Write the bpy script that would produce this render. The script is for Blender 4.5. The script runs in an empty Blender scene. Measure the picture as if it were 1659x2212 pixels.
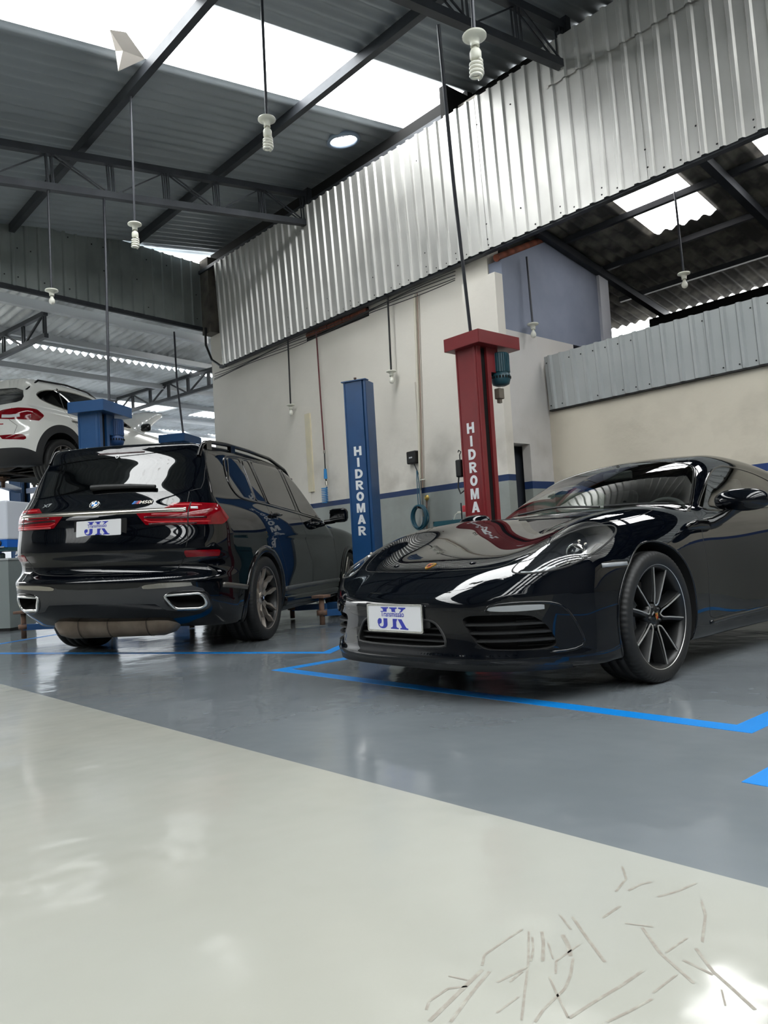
import bpy, math, random
import numpy as np
from mathutils import Vector, Matrix
random.seed(7); rng=np.random.default_rng(7)
scene=bpy.context.scene
col=scene.collection

# ---------------------------------------------------------------- camera
def make_camera():
    f,W,H=1661.0,1659.0,2212.0
    p,r=math.radians(3.04),math.radians(3.4)
    up=np.array([0,-math.cos(p),math.sin(p)])
    R=np.array([[math.cos(r),math.sin(r),0],[-math.sin(r),math.cos(r),0],[0,0,1]])
    up=R@up
    xl=-650-W/2; yl=-(up[0]*xl+up[2]*f)/up[1]
    L=np.array([xl,yl,f]); L/=np.linalg.norm(L)
    X=-L; Y=np.cross(up,X)
    M=np.stack([X,Y,up],1)           # image right / down / forward rows
    cd=bpy.data.cameras.new('camera'); co=bpy.data.objects.new('camera',cd); col.objects.link(co)
    m=Matrix.Identity(4)
    for i in range(3):
        m[i][0]=M[0,i]; m[i][1]=-M[1,i]; m[i][2]=-M[2,i]
    m[2][3]=0.73
    co.matrix_world=m
    cd.sensor_fit='VERTICAL'; cd.sensor_height=36.0; cd.lens=36.0*f/H
    cd.clip_start=0.05; cd.clip_end=200
    scene.camera=co
make_camera()

# ---------------------------------------------------------------- sky and exposure
SKY=11.5
world=bpy.data.worlds.new('world'); scene.world=world; world.use_nodes=True
_bg=world.node_tree.nodes['Background']
_bg.inputs[0].default_value=(0.97,0.975,0.96,1); _bg.inputs[1].default_value=SKY
scene.view_settings.view_transform='Standard'; scene.view_settings.look='None'
scene.view_settings.exposure=0.1; scene.view_settings.gamma=1.0
scene.view_settings.use_curve_mapping=False
def portal(cx,cy,cz,sx,sy,tilt=0.0):
    # sampling guide for the daylight that comes in through a roof light (adds no light of its own)
    l=bpy.data.lights.new('skylight_portal','AREA'); l.shape='RECTANGLE'; l.size=sx; l.size_y=sy
    l.cycles.is_portal=True
    o=bpy.data.objects.new('skylight_portal',l); col.objects.link(o); o.location=(cx,cy,cz); o.rotation_euler=(tilt,0,0)
ROOF_K=0.132
def zroof(y): return 6.55+ROOF_K*(y-7.3)
_t=math.atan(ROOF_K)
SKYL=(0,6,8,10,12)          # roof bays glazed with translucent sheet
for _k in SKYL:
    portal(-7.33+1.08*_k+.54,-.8,zroof(-.8)+0.02,1.1,16.2,_t)
portal(-4.33,8.6,4.70,0.9,1.2,-math.atan(.18))
portal(-20.2,5.0,5.2,2.2,14,0)
portal(-23.5,5.0,5.25,3.4,14,0)

# ---------------------------------------------------------------- materials
def lin(c):
    if isinstance(c,str): c=tuple(int(c[i:i+2],16) for i in (0,2,4))
    return tuple((v/255/12.92 if v/255<=0.04045 else ((v/255+0.055)/1.055)**2.4) for v in c)+(1,)
def mat(name,c,rough=.5,metal=0.0,spec=None,coat=0,noise=None,bump=None,trans=0,ior=None,alpha=None,rvar=None):
    """principled material; noise=(scale,other colour,amount,detail), bump=(scale,strength,distance)"""
    m=bpy.data.materials.new(name); m.use_nodes=True; nt=m.node_tree; N=nt.nodes; L=nt.links
    b=N['Principled BSDF']; b.inputs['Base Color'].default_value=lin(c); b.inputs['Roughness'].default_value=rough
    b.inputs['Metallic'].default_value=metal
    if spec is not None: b.inputs['Specular IOR Level'].default_value=spec
    if coat: b.inputs['Coat Weight'].default_value=coat; b.inputs['Coat Roughness'].default_value=0.01
    if trans: b.inputs['Transmission Weight'].default_value=trans
    if ior: b.inputs['IOR'].default_value=ior
    if noise or bump or rvar:
        tc=N.new('ShaderNodeTexCoord')
    if noise:
        n=N.new('ShaderNodeTexNoise'); n.inputs['Scale'].default_value=noise[0]; n.inputs['Detail'].default_value=noise[3] if len(noise)>3 else 5
        L.new(tc.outputs['Object'],n.inputs['Vector'])
        r=N.new('ShaderNodeValToRGB'); r.color_ramp.elements[0].position=.42; r.color_ramp.elements[1].position=.68
        r.color_ramp.elements[0].color=(0,0,0,1); r.color_ramp.elements[1].color=(1,1,1,1)
        L.new(n.outputs['Fac'],r.inputs['Fac'])
        mu=N.new('ShaderNodeMath'); mu.operation='MULTIPLY'; mu.inputs[1].default_value=noise[2]; L.new(r.outputs['Color'],mu.inputs[0])
        mx=N.new('ShaderNodeMixRGB'); mx.inputs[1].default_value=lin(c); mx.inputs[2].default_value=lin(noise[1])
        L.new(mu.outputs[0],mx.inputs[0]); L.new(mx.outputs[0],b.inputs['Base Color'])
    if rvar:
        n3=N.new('ShaderNodeTexNoise'); n3.inputs['Scale'].default_value=rvar[0]; n3.inputs['Detail'].default_value=4
        L.new(tc.outputs['Object'],n3.inputs['Vector'])
        mr=N.new('ShaderNodeMapRange'); mr.inputs[1].default_value=.3; mr.inputs[2].default_value=.7
        mr.inputs[3].default_value=rvar[1]; mr.inputs[4].default_value=rvar[2]
        L.new(n3.outputs['Fac'],mr.inputs[0]); L.new(mr.outputs[0],b.inputs['Roughness'])
    if bump:
        n2=N.new('ShaderNodeTexNoise'); n2.inputs['Scale'].default_value=bump[0]; n2.inputs['Detail'].default_value=bump[3] if len(bump)>3 else 3
        L.new(tc.outputs['Object'],n2.inputs['Vector'])
        bp=N.new('ShaderNodeBump'); bp.inputs['Strength'].default_value=bump[1]; bp.inputs['Distance'].default_value=bump[2]
        L.new(n2.outputs['Fac'],bp.inputs['Height']); L.new(bp.outputs['Normal'],b.inputs['Normal'])
    return m
def wall_mat(name,upper,lower,z0,z1,stripe,stain='8b8578',lowvar='7f837c'):
    """painted masonry: dado colour below z0, stripe z0..z1, wall colour above, faint stains"""
    m=bpy.data.materials.new(name); m.use_nodes=True; nt=m.node_tree; N=nt.nodes; L=nt.links; b=N['Principled BSDF']
    b.inputs['Roughness'].default_value=.55
    g=N.new('ShaderNodeNewGeometry'); s=N.new('ShaderNodeSeparateXYZ'); L.new(g.outputs['Position'],s.inputs[0])
    def noise(sc,lo,hi,det=6):
        n=N.new('ShaderNodeTexNoise'); n.inputs['Scale'].default_value=sc; n.inputs['Detail'].default_value=det; L.new(g.outputs['Position'],n.inputs['Vector'])
        r=N.new('ShaderNodeMapRange'); r.inputs[1].default_value=lo; r.inputs[2].default_value=hi; L.new(n.outputs['Fac'],r.inputs[0]); return r.outputs[0]
    def mix(f,a,bb):
        x=N.new('ShaderNodeMixRGB')
        for i,v in ((0,f),(1,a),(2,bb)):
            if isinstance(v,(tuple,float)): x.inputs[i].default_value=v
            else: L.new(v,x.inputs[i])
        return x.outputs[0]
    def mul(a,k):
        x=N.new('ShaderNodeMath'); x.operation='MULTIPLY'; L.new(a,x.inputs[0])
        if isinstance(k,float): x.inputs[1].default_value=k
        else: L.new(k,x.inputs[1])
        return x.outputs[0]
    def gt(a,k):
        x=N.new('ShaderNodeMath'); x.operation='GREATER_THAN'; L.new(a,x.inputs[0]); x.inputs[1].default_value=k; return x.outputs[0]
    # dirt grows towards the dado
    hz=N.new('ShaderNodeMapRange'); hz.inputs[1].default_value=z1+1.2; hz.inputs[2].default_value=z1; L.new(s.outputs['Z'],hz.inputs[0])
    up=mix(mul(mul(noise(2.2,.48,.75),hz.outputs[0]),0.55),lin(upper),lin(stain))
    up=mix(mul(noise(.7,.45,.8),.22),up,lin(stain))
    lo=mix(mul(noise(1.7,.45,.7),.6),lin(lower),lin(lowvar))
    c=mix(gt(s.outputs['Z'],z0),lo,lin(stripe)); c=mix(gt(s.outputs['Z'],z1),c,up)
    L.new(c,b.inputs['Base Color'])
    n2=N.new('ShaderNodeTexNoise'); n2.inputs['Scale'].default_value=5; n2.inputs['Detail'].default_value=6; L.new(g.outputs['Position'],n2.inputs['Vector'])
    bp=N.new('ShaderNodeBump'); bp.inputs['Strength'].default_value=.35; bp.inputs['Distance'].default_value=.02
    L.new(n2.outputs['Fac'],bp.inputs['Height']); L.new(bp.outputs['Normal'],b.inputs['Normal'])
    return m
def translucent(name,c,op=.3,noise_sc=6):
    """fibreglass roof light: mostly lets the sky through, slightly milky and stained"""
    m=bpy.data.materials.new(name); m.use_nodes=True; nt=m.node_tree; N=nt.nodes; L=nt.links
    N.remove(N['Principled BSDF']); out=N['Material Output']
    t=N.new('ShaderNodeBsdfTransparent'); d=N.new('ShaderNodeBsdfTranslucent'); d.inputs[0].default_value=lin(c)
    n=N.new('ShaderNodeTexNoise'); n.inputs['Scale'].default_value=noise_sc; n.inputs['Detail'].default_value=8
    tc=N.new('ShaderNodeTexCoord'); L.new(tc.outputs['Object'],n.inputs['Vector'])
    r=N.new('ShaderNodeValToRGB'); r.color_ramp.elements[0].position=.30; r.color_ramp.elements[0].color=(.22,.2,.19,1)
    r.color_ramp.elements[1].position=.40; r.color_ramp.elements[1].color=(.86,.88,.9,1)
    L.new(n.outputs['Fac'],r.inputs[0]); L.new(r.outputs[0],t.inputs[0])
    mx=N.new('ShaderNodeMixShader'); mx.inputs[0].default_value=op; L.new(t.outputs[0],mx.inputs[1]); L.new(d.outputs[0],mx.inputs[2]); L.new(mx.outputs[0],out.inputs[0])
    return m
def glassmat(name,tint,rough=0.0,fmin=None):
    """thin pane: mirror reflection by angle over a tinted see-through sheet"""
    m=bpy.data.materials.new(name); m.use_nodes=True; nt=m.node_tree; N=nt.nodes; L=nt.links
    N.remove(N['Principled BSDF']); out=N['Material Output']
    t=N.new('ShaderNodeBsdfTransparent'); t.inputs[0].default_value=tint+(1,)
    g=N.new('ShaderNodeBsdfGlossy'); g.inputs['Roughness'].default_value=rough; g.inputs[0].default_value=(1,1,1,1)
    # Schlick reflectance, the same from both faces of the pane
    ge=N.new('ShaderNodeNewGeometry'); d=N.new('ShaderNodeVectorMath'); d.operation='DOT_PRODUCT'; L.new(ge.outputs['Normal'],d.inputs[0]); L.new(ge.outputs['Incoming'],d.inputs[1])
    def M_(op,x,y=None):
        n=N.new('ShaderNodeMath'); n.operation=op
        for i,v in ((0,x),(1,y)):
            if v is None: continue
            if isinstance(v,(int,float)): n.inputs[i].default_value=v
            else: L.new(v,n.inputs[i])
        return n.outputs[0]
    f0=((( fmin or 1.55)-1)/((fmin or 1.55)+1))**2
    fr_=M_('ADD',M_('MULTIPLY',M_('POWER',M_('SUBTRACT',1.0,M_('ABSOLUTE',d.outputs['Value'])),5.0),1-f0),f0)
    class _F: outputs=[fr_]
    fr=_F
    mx=N.new('ShaderNodeMixShader'); L.new(fr.outputs[0],mx.inputs[0]); L.new(t.outputs[0],mx.inputs[1]); L.new(g.outputs[0],mx.inputs[2]); L.new(mx.outputs[0],out.inputs[0])
    return m

MAT={}
MAT['floor_grey']=mat('floor_grey_epoxy','666c70',.17,noise=(.8,'747a7e',.7,6),bump=(2.2,.30,.03,3),rvar=(1.6,.07,.2))
MAT['floor_white']=mat('floor_white_epoxy','9c9d96',.16,noise=(.9,'98978d',.6,6),bump=(2.0,.35,.03,3),rvar=(1.3,.06,.2))
MAT['tape']=mat('blue_floor_paint','0a78c6',.35)
MAT['wall']=wall_mat('painted_masonry','e2ddd3','9aa09c',1.49,1.565,'18345f')
MAT['wall_beige']=wall_mat('beige_masonry','d3cbba','83827c',1.32,1.40,'1a3870')
MAT['wall_side']=wall_mat('white_side_masonry','cfccc9','9aa09c',1.40,1.49,'1a3666')
MAT['wall_blue']=mat('blue_grey_plaster','7d8496',.7,noise=(2.5,'8b92a4',.6),bump=(12,.3,.01))
MAT['wall_plain']=mat('plain_wall','4a4c4d',.7,noise=(1,'3c3e3f',.5))
MAT['galv']=mat('galvanised_sheet','d2d1cd',.42,.62,noise=(1.6,'bdbcb8',.6,6),rvar=(1.2,.34,.50))
MAT['galv_grey']=mat('grey_sheet','b4b8b8',.45,.35,noise=(1.4,'a3a8a8',.5))
MAT['galv_dark']=mat('old_sheet','a6adab',.42,.6,noise=(1.6,'868e8c',.6))
MAT['roofsheet']=mat('zinc_roof_sheet','9aa1a6',.5,.4,noise=(.8,'7f868b',.6))
MAT['roofwhite']=mat('white_roof_sheet','dde1e6',.55,noise=(1.3,'8b8d8e',.75,8))
MAT['oldtile']=mat('old_fibre_cement','454441',.85,noise=(3.2,'8d8a80',.75,8))
MAT['steel']=mat('dark_steel','34373c',.5,.4,noise=(3,'4a4d52',.5))
MAT['steel_light']=mat('white_purlin','b9bdc2',.5)
MAT['skylight']=translucent('skylight_sheet','f4f6f6',.32)
MAT['skylight_old']=translucent('skylight_sheet_worn','eee6e2',.30,4)
MAT['brick']=mat('exposed_brick','7d4634',.9,noise=(8,'4d2e25',.7))
MAT['black']=mat('black_plastic','0b0b0c',.45)
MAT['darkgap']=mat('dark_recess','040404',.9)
MAT['darkdoor']=mat('dark_metal_door','33373f',.5)
MAT['white_plastic']=mat('white_plastic','dcdccf',.35)
MAT['tube']=mat('grey_conduit','3a3c42',.35,.3)
MAT['bulb']=mat('unlit_lamp_glass','e9e8dd',.2,coat=.3)

# ---------------------------------------------------------------- object helpers
def tag(o,label=None,cat=None,group=None,kind=None):
    if label: o['label']=label
    if cat: o['category']=cat
    if group: o['group']=group
    if kind: o['kind']=kind
    return o
def link(name,me,m=None,parent=None,**k):
    o=bpy.data.objects.new(name,me); col.objects.link(o)
    if m is not None and me is not None and len(me.materials)==0: me.materials.append(m)
    if parent is not None: o.parent=parent
    return tag(o,**k)
def mesh(name,V,F,smooth=False):
    me=bpy.data.meshes.new(name); me.from_pydata([tuple(v) for v in V],[],[tuple(f) for f in F]); me.update()
    if smooth: me.polygons.foreach_set('use_smooth',[True]*len(me.polygons))
    return me
def empty(name,loc=(0,0,0),rz=0,**k):
    o=bpy.data.objects.new(name,None); col.objects.link(o); o.location=loc; o.rotation_euler=(0,0,rz); o.empty_display_size=.1
    return tag(o,**k)
class MB:
    """collects shapes into one mesh"""
    def __init__(s): s.V=[]; s.F=[]; s.S=[]
    def add(s,V,F,smooth=False):
        b=len(s.V); s.V+= [tuple(v) for v in V]; s.F+=[tuple(b+i for i in f) for f in F]; s.S+=[smooth]*len(F); return s
    def box(s,a,b,M=None,bev=0):
        x0,y0,z0=a; x1,y1,z1=b
        if bev<=0:
            V=[(x0,y0,z0),(x1,y0,z0),(x1,y1,z0),(x0,y1,z0),(x0,y0,z1),(x1,y0,z1),(x1,y1,z1),(x0,y1,z1)]
            F=[(0,3,2,1),(4,5,6,7),(0,1,5,4),(1,2,6,5),(2,3,7,6),(3,0,4,7)]
        else:
            import bmesh
            bm=bmesh.new(); bmesh.ops.create_cube(bm,size=1)
            for v in bm.verts: v.co=((x0+x1)/2+v.co.x*(x1-x0),(y0+y1)/2+v.co.y*(y1-y0),(z0+z1)/2+v.co.z*(z1-z0))
            bmesh.ops.bevel(bm,geom=bm.edges[:],offset=bev,segments=2,affect='EDGES',profile=.5)
            bm.verts.index_update(); V=[v.co[:] for v in bm.verts]; F=[[v.index for v in f.verts] for f in bm.faces]; bm.free()
        if M is not None: V=[(M@Vector(v))[:] for v in V]
        return s.add(V,F)
    def tube(s,P,r,n=8,closed=False,caps=True,smooth=True):
        P=[Vector(p) for p in P]; R=r if hasattr(r,'__len__') else [r]*len(P)
        V=[];F=[]; m=len(P); prev=None
        for i,p in enumerate(P):
            if closed: t=P[(i+1)%m]-P[i-1]
            else: t=P[min(i+1,m-1)]-P[max(i-1,0)]
            t.normalize()
            if prev is None:
                a=Vector((0,0,1)) if abs(t.z)<.9 else Vector((1,0,0)); u=t.cross(a).normalized()
            else:
                u=(prev-t*prev.dot(t)); u.normalize()
            prev=u; w=t.cross(u)
            for k in range(n):
                a=2*math.pi*k/n; V.append(p+u*(R[i]*math.cos(a))+w*(R[i]*math.sin(a)))
        for i in range(m if closed else m-1):
            j=(i+1)%m
            for k in range(n): F.append((i*n+k,i*n+(k+1)%n,j*n+(k+1)%n,j*n+k))
        s.add(V,F,smooth)
        if caps and not closed:
            s.add(V[:n],[tuple(range(n))[::-1]]); s.add(V[-n:],[tuple(range(n))])
        return s
    def lathe(s,prof,n=24,M=None,smooth=True,closed=False):
        V=[];F=[]; m=len(prof)
        for k in range(n):
            a=2*math.pi*k/n
            for r,z in prof: V.append((r*math.cos(a),r*math.sin(a),z))
        for k in range(n):
            k2=(k+1)%n
            for i in range(m if closed else m-1):
                j=(i+1)%m; F.append((k*m+i,k2*m+i,k2*m+j,k*m+j))
        if M is not None: V=[(M@Vector(v))[:] for v in V]
        return s.add(V,F,smooth)
    def prism(s,poly,z0,z1,M=None):
        n=len(poly); V=[(x,y,z0) for x,y in poly]+[(x,y,z1) for x,y in poly]
        F=[tuple(range(n))[::-1],tuple(range(n,2*n))]+[(i,(i+1)%n,n+(i+1)%n,n+i) for i in range(n)]
        if M is not None: V=[(M@Vector(v))[:] for v in V]
        return s.add(V,F)
    def mesh(s,name):
        me=bpy.data.meshes.new(name); me.from_pydata(s.V,[],s.F); me.update()
        me.polygons.foreach_set('use_smooth',s.S); return me
    def build(s,name,m,parent=None,**k): return link(name,s.mesh(name),m,parent,**k)
def bar(mb,a,b,w,h=None,up=(0,0,1)):
    """rectangular bar between two points"""
    h=h or w; a=Vector(a);b=Vector(b); t=(b-a).normalized(); u=Vector(up); 
    if abs(t.dot(u))>.99: u=Vector((0,1,0))
    x=t.cross(u).normalized(); z=x.cross(t)
    V=[p+x*(sx*w/2)+z*(sz*h/2) for p in (a,b) for sx,sz in ((-1,-1),(1,-1),(1,1),(-1,1))]
    mb.add(V,[(0,1,2,3),(7,6,5,4),(0,4,5,1),(1,5,6,2),(2,6,7,3),(3,7,4,0)])
    return mb
def copy_tree(o,parent=None):
    c=o.copy(); col.objects.link(c)
    if parent is not None: c.parent=parent
    for ch in list(o.children): copy_tree(ch,c)
    return c
FONT_CACHE={}
def text(name,s,size,m,parent,M,bold=0.0,extrude=.001,sx=1.0,align='CENTER',spacing=1.0):
    """flat lettering built from the built-in typeface, turned into a mesh"""
    key=(s,size,bold,extrude,sx,align,spacing)
    cu=bpy.data.curves.new(name,'FONT'); cu.body=s; cu.size=size; cu.align_x=align; cu.offset=bold; cu.extrude=extrude; cu.space_character=spacing; cu.resolution_u=3
    o=bpy.data.objects.new(name,cu); col.objects.link(o)
    dg=bpy.context.evaluated_depsgraph_get(); me=bpy.data.meshes.new_from_object(o.evaluated_get(dg)); bpy.data.objects.remove(o); bpy.data.curves.remove(cu)
    for v in me.vertices: v.co.x*=sx
    me.transform(M); me.name=name; me.materials.clear(); me.materials.append(m)
    ob=bpy.data.objects.new(name,me); col.objects.link(ob)
    if parent is not None: ob.parent=parent
    return ob
# ================================================================ structure
S=dict(kind='structure')
# floor -------------------------------------------------------------
fl=MB().add([(-40,-9,0),(12,-9,0),(12,20,0),(-40,20,0)],[(0,1,2,3)]).build('floor',MAT['floor_grey'],**S)
ya,yb=1.512,1.622     # painted edge at X=-5.67 and X=-0.71
def yedge(x): return ya+(x+5.675)*(yb-ya)/(4.965)
fw=MB().box((0,0,0),(1,1,1))
fw.V=[(-30,-9,.0),(12,-9,.0),(12,yedge(12),.0),(-30,yedge(-30),.0),(-30,-9,.0025),(12,-9,.0025),(12,yedge(12),.0025),(-30,yedge(-30),.0025)]
fw.build('floor_walkway',MAT['floor_white'],fl,**S)
def marking(pts,w=.095,closed=False):
    """mitred painted line"""
    P=[Vector((x,y,0)) for x,y in pts]; n=len(P); V=[];F=[]
    for i,p in enumerate(P):
        d1=(P[i]-P[i-1]).normalized() if i>0 else None; d2=(P[i+1]-P[i]).normalized() if i<n-1 else None
        d1=d1 or d2; d2=d2 or d1
        n1=Vector((-d1.y,d1.x,0)); n2=Vector((-d2.y,d2.x,0)); b=(n1+n2).normalized(); k=w/2/max(.3,b.dot(n1))
        for z in (0,.0015):
            V+= [p+b*k+Vector((0,0,z)),p-b*k+Vector((0,0,z))]
    for i in range(n-1):
        a=i*4;b=a+4; F+=[(a+2,a+3,b+3,b+2),(a,a+2,b+2,b),(a+3,a+1,b+1,b+3)]
    return MB().add(V,F).build('floor_marking',MAT['tape'],fl,**S)
marking([(-4.318,6.6),(-4.318,2.87),(-1.299,2.885),(-1.299,6.6)])
marking([(-.995,6.6),(-.995,2.316),(1.9,2.33),(1.9,6.6)])
marking([(-10.3,1.03),(-4.72,3.555),(-6.35,6.0)],.085)
marking([(-12.6,.9),(-9.0,2.42),(-9.7,3.6)],.085)
# scuffs on the walkway
MAT['scuff']=mat('scuff','857f76',.35,noise=(60,'9a998f',.8))
sc=MB()
def scuff(zp,w=.004):
    P=[Vector((x,y,0)) for x,y in zp]
    for a,b in zip(P,P[1:]):
        d=(b-a); n=Vector((-d.y,d.x,0)).normalized()*w/2
        sc.add([a+n+Vector((0,0,.003)),a-n+Vector((0,0,.003)),b-n+Vector((0,0,.003)),b+n+Vector((0,0,.003))],[(0,1,2,3)])
for zp,w in [([(-0.96, 1.161), (-0.896, 1.077), (-0.852, 1.012), (-0.8, 0.936)], 0.004), ([(-0.943, 1.149), (-0.916, 1.117), (-0.893, 1.08)], 0.004), ([(-0.942, 1.177), (-0.916, 1.147), (-0.878, 1.094)], 0.006), ([(-0.91, 1.152), (-0.869, 1.112)], 0.003), ([(-0.906, 1.192), (-0.879, 1.17), (-0.852, 1.14)], 0.008), ([(-0.845, 1.137), (-0.816, 1.087), (-0.801, 1.05), (-0.792, 0.98), (-0.782, 0.946)], 0.005), ([(-0.933, 1.262), (-0.879, 1.221), (-0.797, 1.162)], 0.006), ([(-0.956, 1.253), (-0.906, 1.219)], 0.004), ([(-0.812, 1.311), (-0.744, 1.251), (-0.657, 1.201)], 0.006), ([(-0.705, 1.305), (-0.65, 1.254), (-0.611, 1.23), (-0.557, 1.195)], 0.006), ([(-0.703, 1.255), (-0.646, 1.245)], 0.006), ([(-0.781, 1.482), (-0.749, 1.433), (-0.707, 1.333)], 0.005), ([(-0.974, 1.159), (-0.972, 1.108), (-0.967, 1.042), (-0.947, 1.013)], 0.005), ([(-0.938, 1.003), (-0.921, 0.925), (-0.902, 0.838)], 0.008), ([(-0.925, 1.007), (-0.905, 0.939), (-0.877, 0.859)], 0.006), ([(-0.736, 1.181), (-0.739, 1.114), (-0.745, 1.061), (-0.75, 0.989)], 0.006), ([(-0.684, 1.117), (-0.693, 1.063), (-0.703, 1.019)], 0.005), ([(-0.968, 0.95), (-0.935, 0.962)], 0.004), ([(-0.888, 1.359), (-0.887, 1.296)], 0.006), ([(-0.84, 1.061), (-0.804, 1.031), (-0.751, 0.988)], 0.004), ([(-0.844, 1.305), (-0.818, 1.317), (-0.799, 1.326)], 0.005), ([(-0.617, 1.213), (-0.594, 1.176)], 0.003), ([(-0.879, 1.005), (-0.883, 1.044)], 0.004), ([(-0.923, 0.948), (-0.942, 0.922), (-0.94, 0.875), (-0.927, 0.856)], 0.005), ([(-0.84, 0.925), (-0.842, 0.981)], 0.004), ([(-0.733, 1.33), (-0.736, 1.259)], 0.004), ([(-0.689, 1.206), (-0.691, 1.134)], 0.004), ([(-0.986, 1.529), (-0.945, 1.478), (-0.929, 1.411)], 0.005), ([(-0.912, 1.431), (-0.908, 1.475), (-0.897, 1.498)], 0.006), ([(-0.853, 1.444), (-0.836, 1.49), (-0.826, 1.551)], 0.006), ([(-0.863, 1.184), (-0.861, 1.11), (-0.838, 1.076)], 0.004), ([(-0.886, 1.059), (-0.894, 0.99)], 0.005)]:
    scuff(zp,w)
sc.build('floor_scuff',MAT['scuff'],fl,kind='stuff')

# back wall -----------------------------------------------------------
WY=7.2
wb=MB().box((-12.63,WY,0),(-5.9,WY+.22,6.3)).build('wall_back',MAT['wall'],**S)
for x0,x1,z1 in ((-10.16,-9.73,3.01),(-7.68,-7.26,2.99)):
    MB().box((x0,WY-.018,0),(x1,WY,z1)).build('wall_patch',MAT['wall'],wb,**S)
MAT['strip']=mat('cream_strip','d9d0b4',.6,noise=(5,'c9c4b4',.6))
MB().box((-9.77,WY-.03,1.75),(-9.64,WY,2.99)).build('wall_strip',MAT['strip'],wb,**S)
bm_=MB().box((-.085,-.035,-.03),(.085,.035,.03)).mesh('brick')
for i in range(8):
    o=link('brick',bm_,MAT['brick'],wb); o.location=(-9.5+i*.185,WY-.02+rng.uniform(-.01,.01),4.20+rng.uniform(-.004,.004)); o.rotation_euler=(0,rng.uniform(-.03,.03),0)
MB().box((-9.62,WY-.012,4.13),(-8.12,WY,4.26)).build('mortar',MAT['darkgap'],wb,kind='structure')
# pillar
pb=MB().box((-6.23,WY-.12,0),(-5.70,WY+.3,3.98)).build('wall_pillar',MAT['wall'],**S)
# side return wall with opening
# opening between pillar and y=7.53
ws=MB().box((-5.82,7.53,0),(-5.70,8.6,1.94)).box((-6.1,WY+.02,1.94),(-5.70,8.6,3.31))
ws.build('wall_side',MAT['wall_side'],**S)
MB().box((-6.3,WY+.23,0),(-5.9,8.6,1.94)).build('door_1',MAT['darkdoor'],**S)
pb.data.clear_geometry(); _p=MB().box((-6.23,WY-.12,0),(-5.70,WY+.02,3.98)); pb.data.from_pydata(_p.V,[],_p.F)
gb=MB(); gb.prism([(WY+.02,3.31),(9.28,3.31),(9.28,4.52),(8.3,4.66),(WY+.02,4.16)],-.22,0,Matrix(((0,0,1,-5.70),(1,0,0,0),(0,1,0,0),(0,0,0,1))))
gb.build('wall_upper',MAT['wall_blue'],**S)
MB().box((-5.93,9.28,3.0),(-5.66,9.50,4.50)).build('wall_end',mat('white_plaster','c9cbd4',.7,bump=(14,.4,.01)),**S)
# right-hand back wall
MB().box((-5.70,7.97,0),(8.3,8.15,3.04)).build('wall_right',MAT['wall_beige'],**S)
# enclosing walls that the picture does not show
MB().box((8.3,-9,0),(8.5,12,8)).build('wall_east',MAT['wall_plain'],**S)
MB().box((-30,-9.2,0),(8.5,-9,7)).build('wall_front',MAT['wall_plain'],**S)
MB().box((-8,11.3,0),(8.3,11.5,4.05)).build('wall_rear',mat('sooty_wall','2c2523',.9),**S)
MB().box((-12.6,11.3,0),(-8,11.5,7)).box((-8,WY+.22,0),(-7.8,11.4,4.4)).build('wall_rear_2',MAT['darkgap'],**S)
MB().box((-12.63,WY+.22,0),(-12.45,15.3,5.0)).build('wall_return',MAT['wall'],**S)

# corrugated cladding ---------------------------------------------------
def trap(n,pitch,h,rib=.036,side=.016,start=0.0):
    """trapezoid rib profile: list of (u, depth)"""
    P=[]
    for i in range(n):
        u=start+i*pitch; c=u+pitch/2
        P+=[(u,0),(c-rib/2-side,0),(c-rib/2,h),(c+rib/2,h),(c+rib/2+side,0)]
    P.append((start+n*pitch+.03,0)); return P
def panel(name,prof,z0,z1,origin,dirv,nrm,tilt,m,parent,zsplit=None,wav=0):
    """vertical profiled sheet; tilt leans the top along nrm"""
    d=Vector(dirv); nn=Vector(nrm); o=Vector(origin); V=[];F=[]
    zs=[z0,z1]
    for u,h in prof:
        for z in zs:
            V.append(o+d*u+nn*(h+(z-z0)*tilt)+Vector((0,0,z-z0)))
    k=len(zs)
    for i in range(len(prof)-1): F.append((i*k,(i+1)*k,(i+1)*k+1,i*k+1))
    return MB().add(V,F).build(name,m,parent)
MAT['screw']=mat('dark_screw','2a2a2c',.5,.5)
cl=empty('cladding_wall',(-11.95,7.03,4.25),kind='structure')
PITCH=.172
SX0=-11.98; TILT=.045
npan=18
for i in range(npan):
    x0=i*6*PITCH
    o=panel('metal_panel',trap(6,PITCH,.026),0,1.82,(x0,-.004*(i%2),0),(1,0,0),(0,-1,0),TILT,MAT['galv'],cl)
# upper lap sheets on the right
for i in range(7,npan):
    x0=i*6*PITCH
    panel('metal_panel',trap(6,PITCH,.026),0,.46,(x0,-.024-1.42*TILT,1.42),(1,0,0),(0,-1,0),TILT,MAT['galv'],cl)
sw=MB()
for i in range(npan*6):
    for zz in ((.05,) if i%3 else (.05,.12,.3,1.5)):
        if rng.random()<.62:
            x=i*PITCH+.03+rng.uniform(0,.01); sw.lathe([(0,.006),(.008,.004),(.010,0)],6,Matrix.Translation((x,-zz*TILT-.003,zz))@Matrix.Rotation(math.pi/2,4,'X'))
sw.build('screw',MAT['screw'],cl,kind='stuff')
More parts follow.
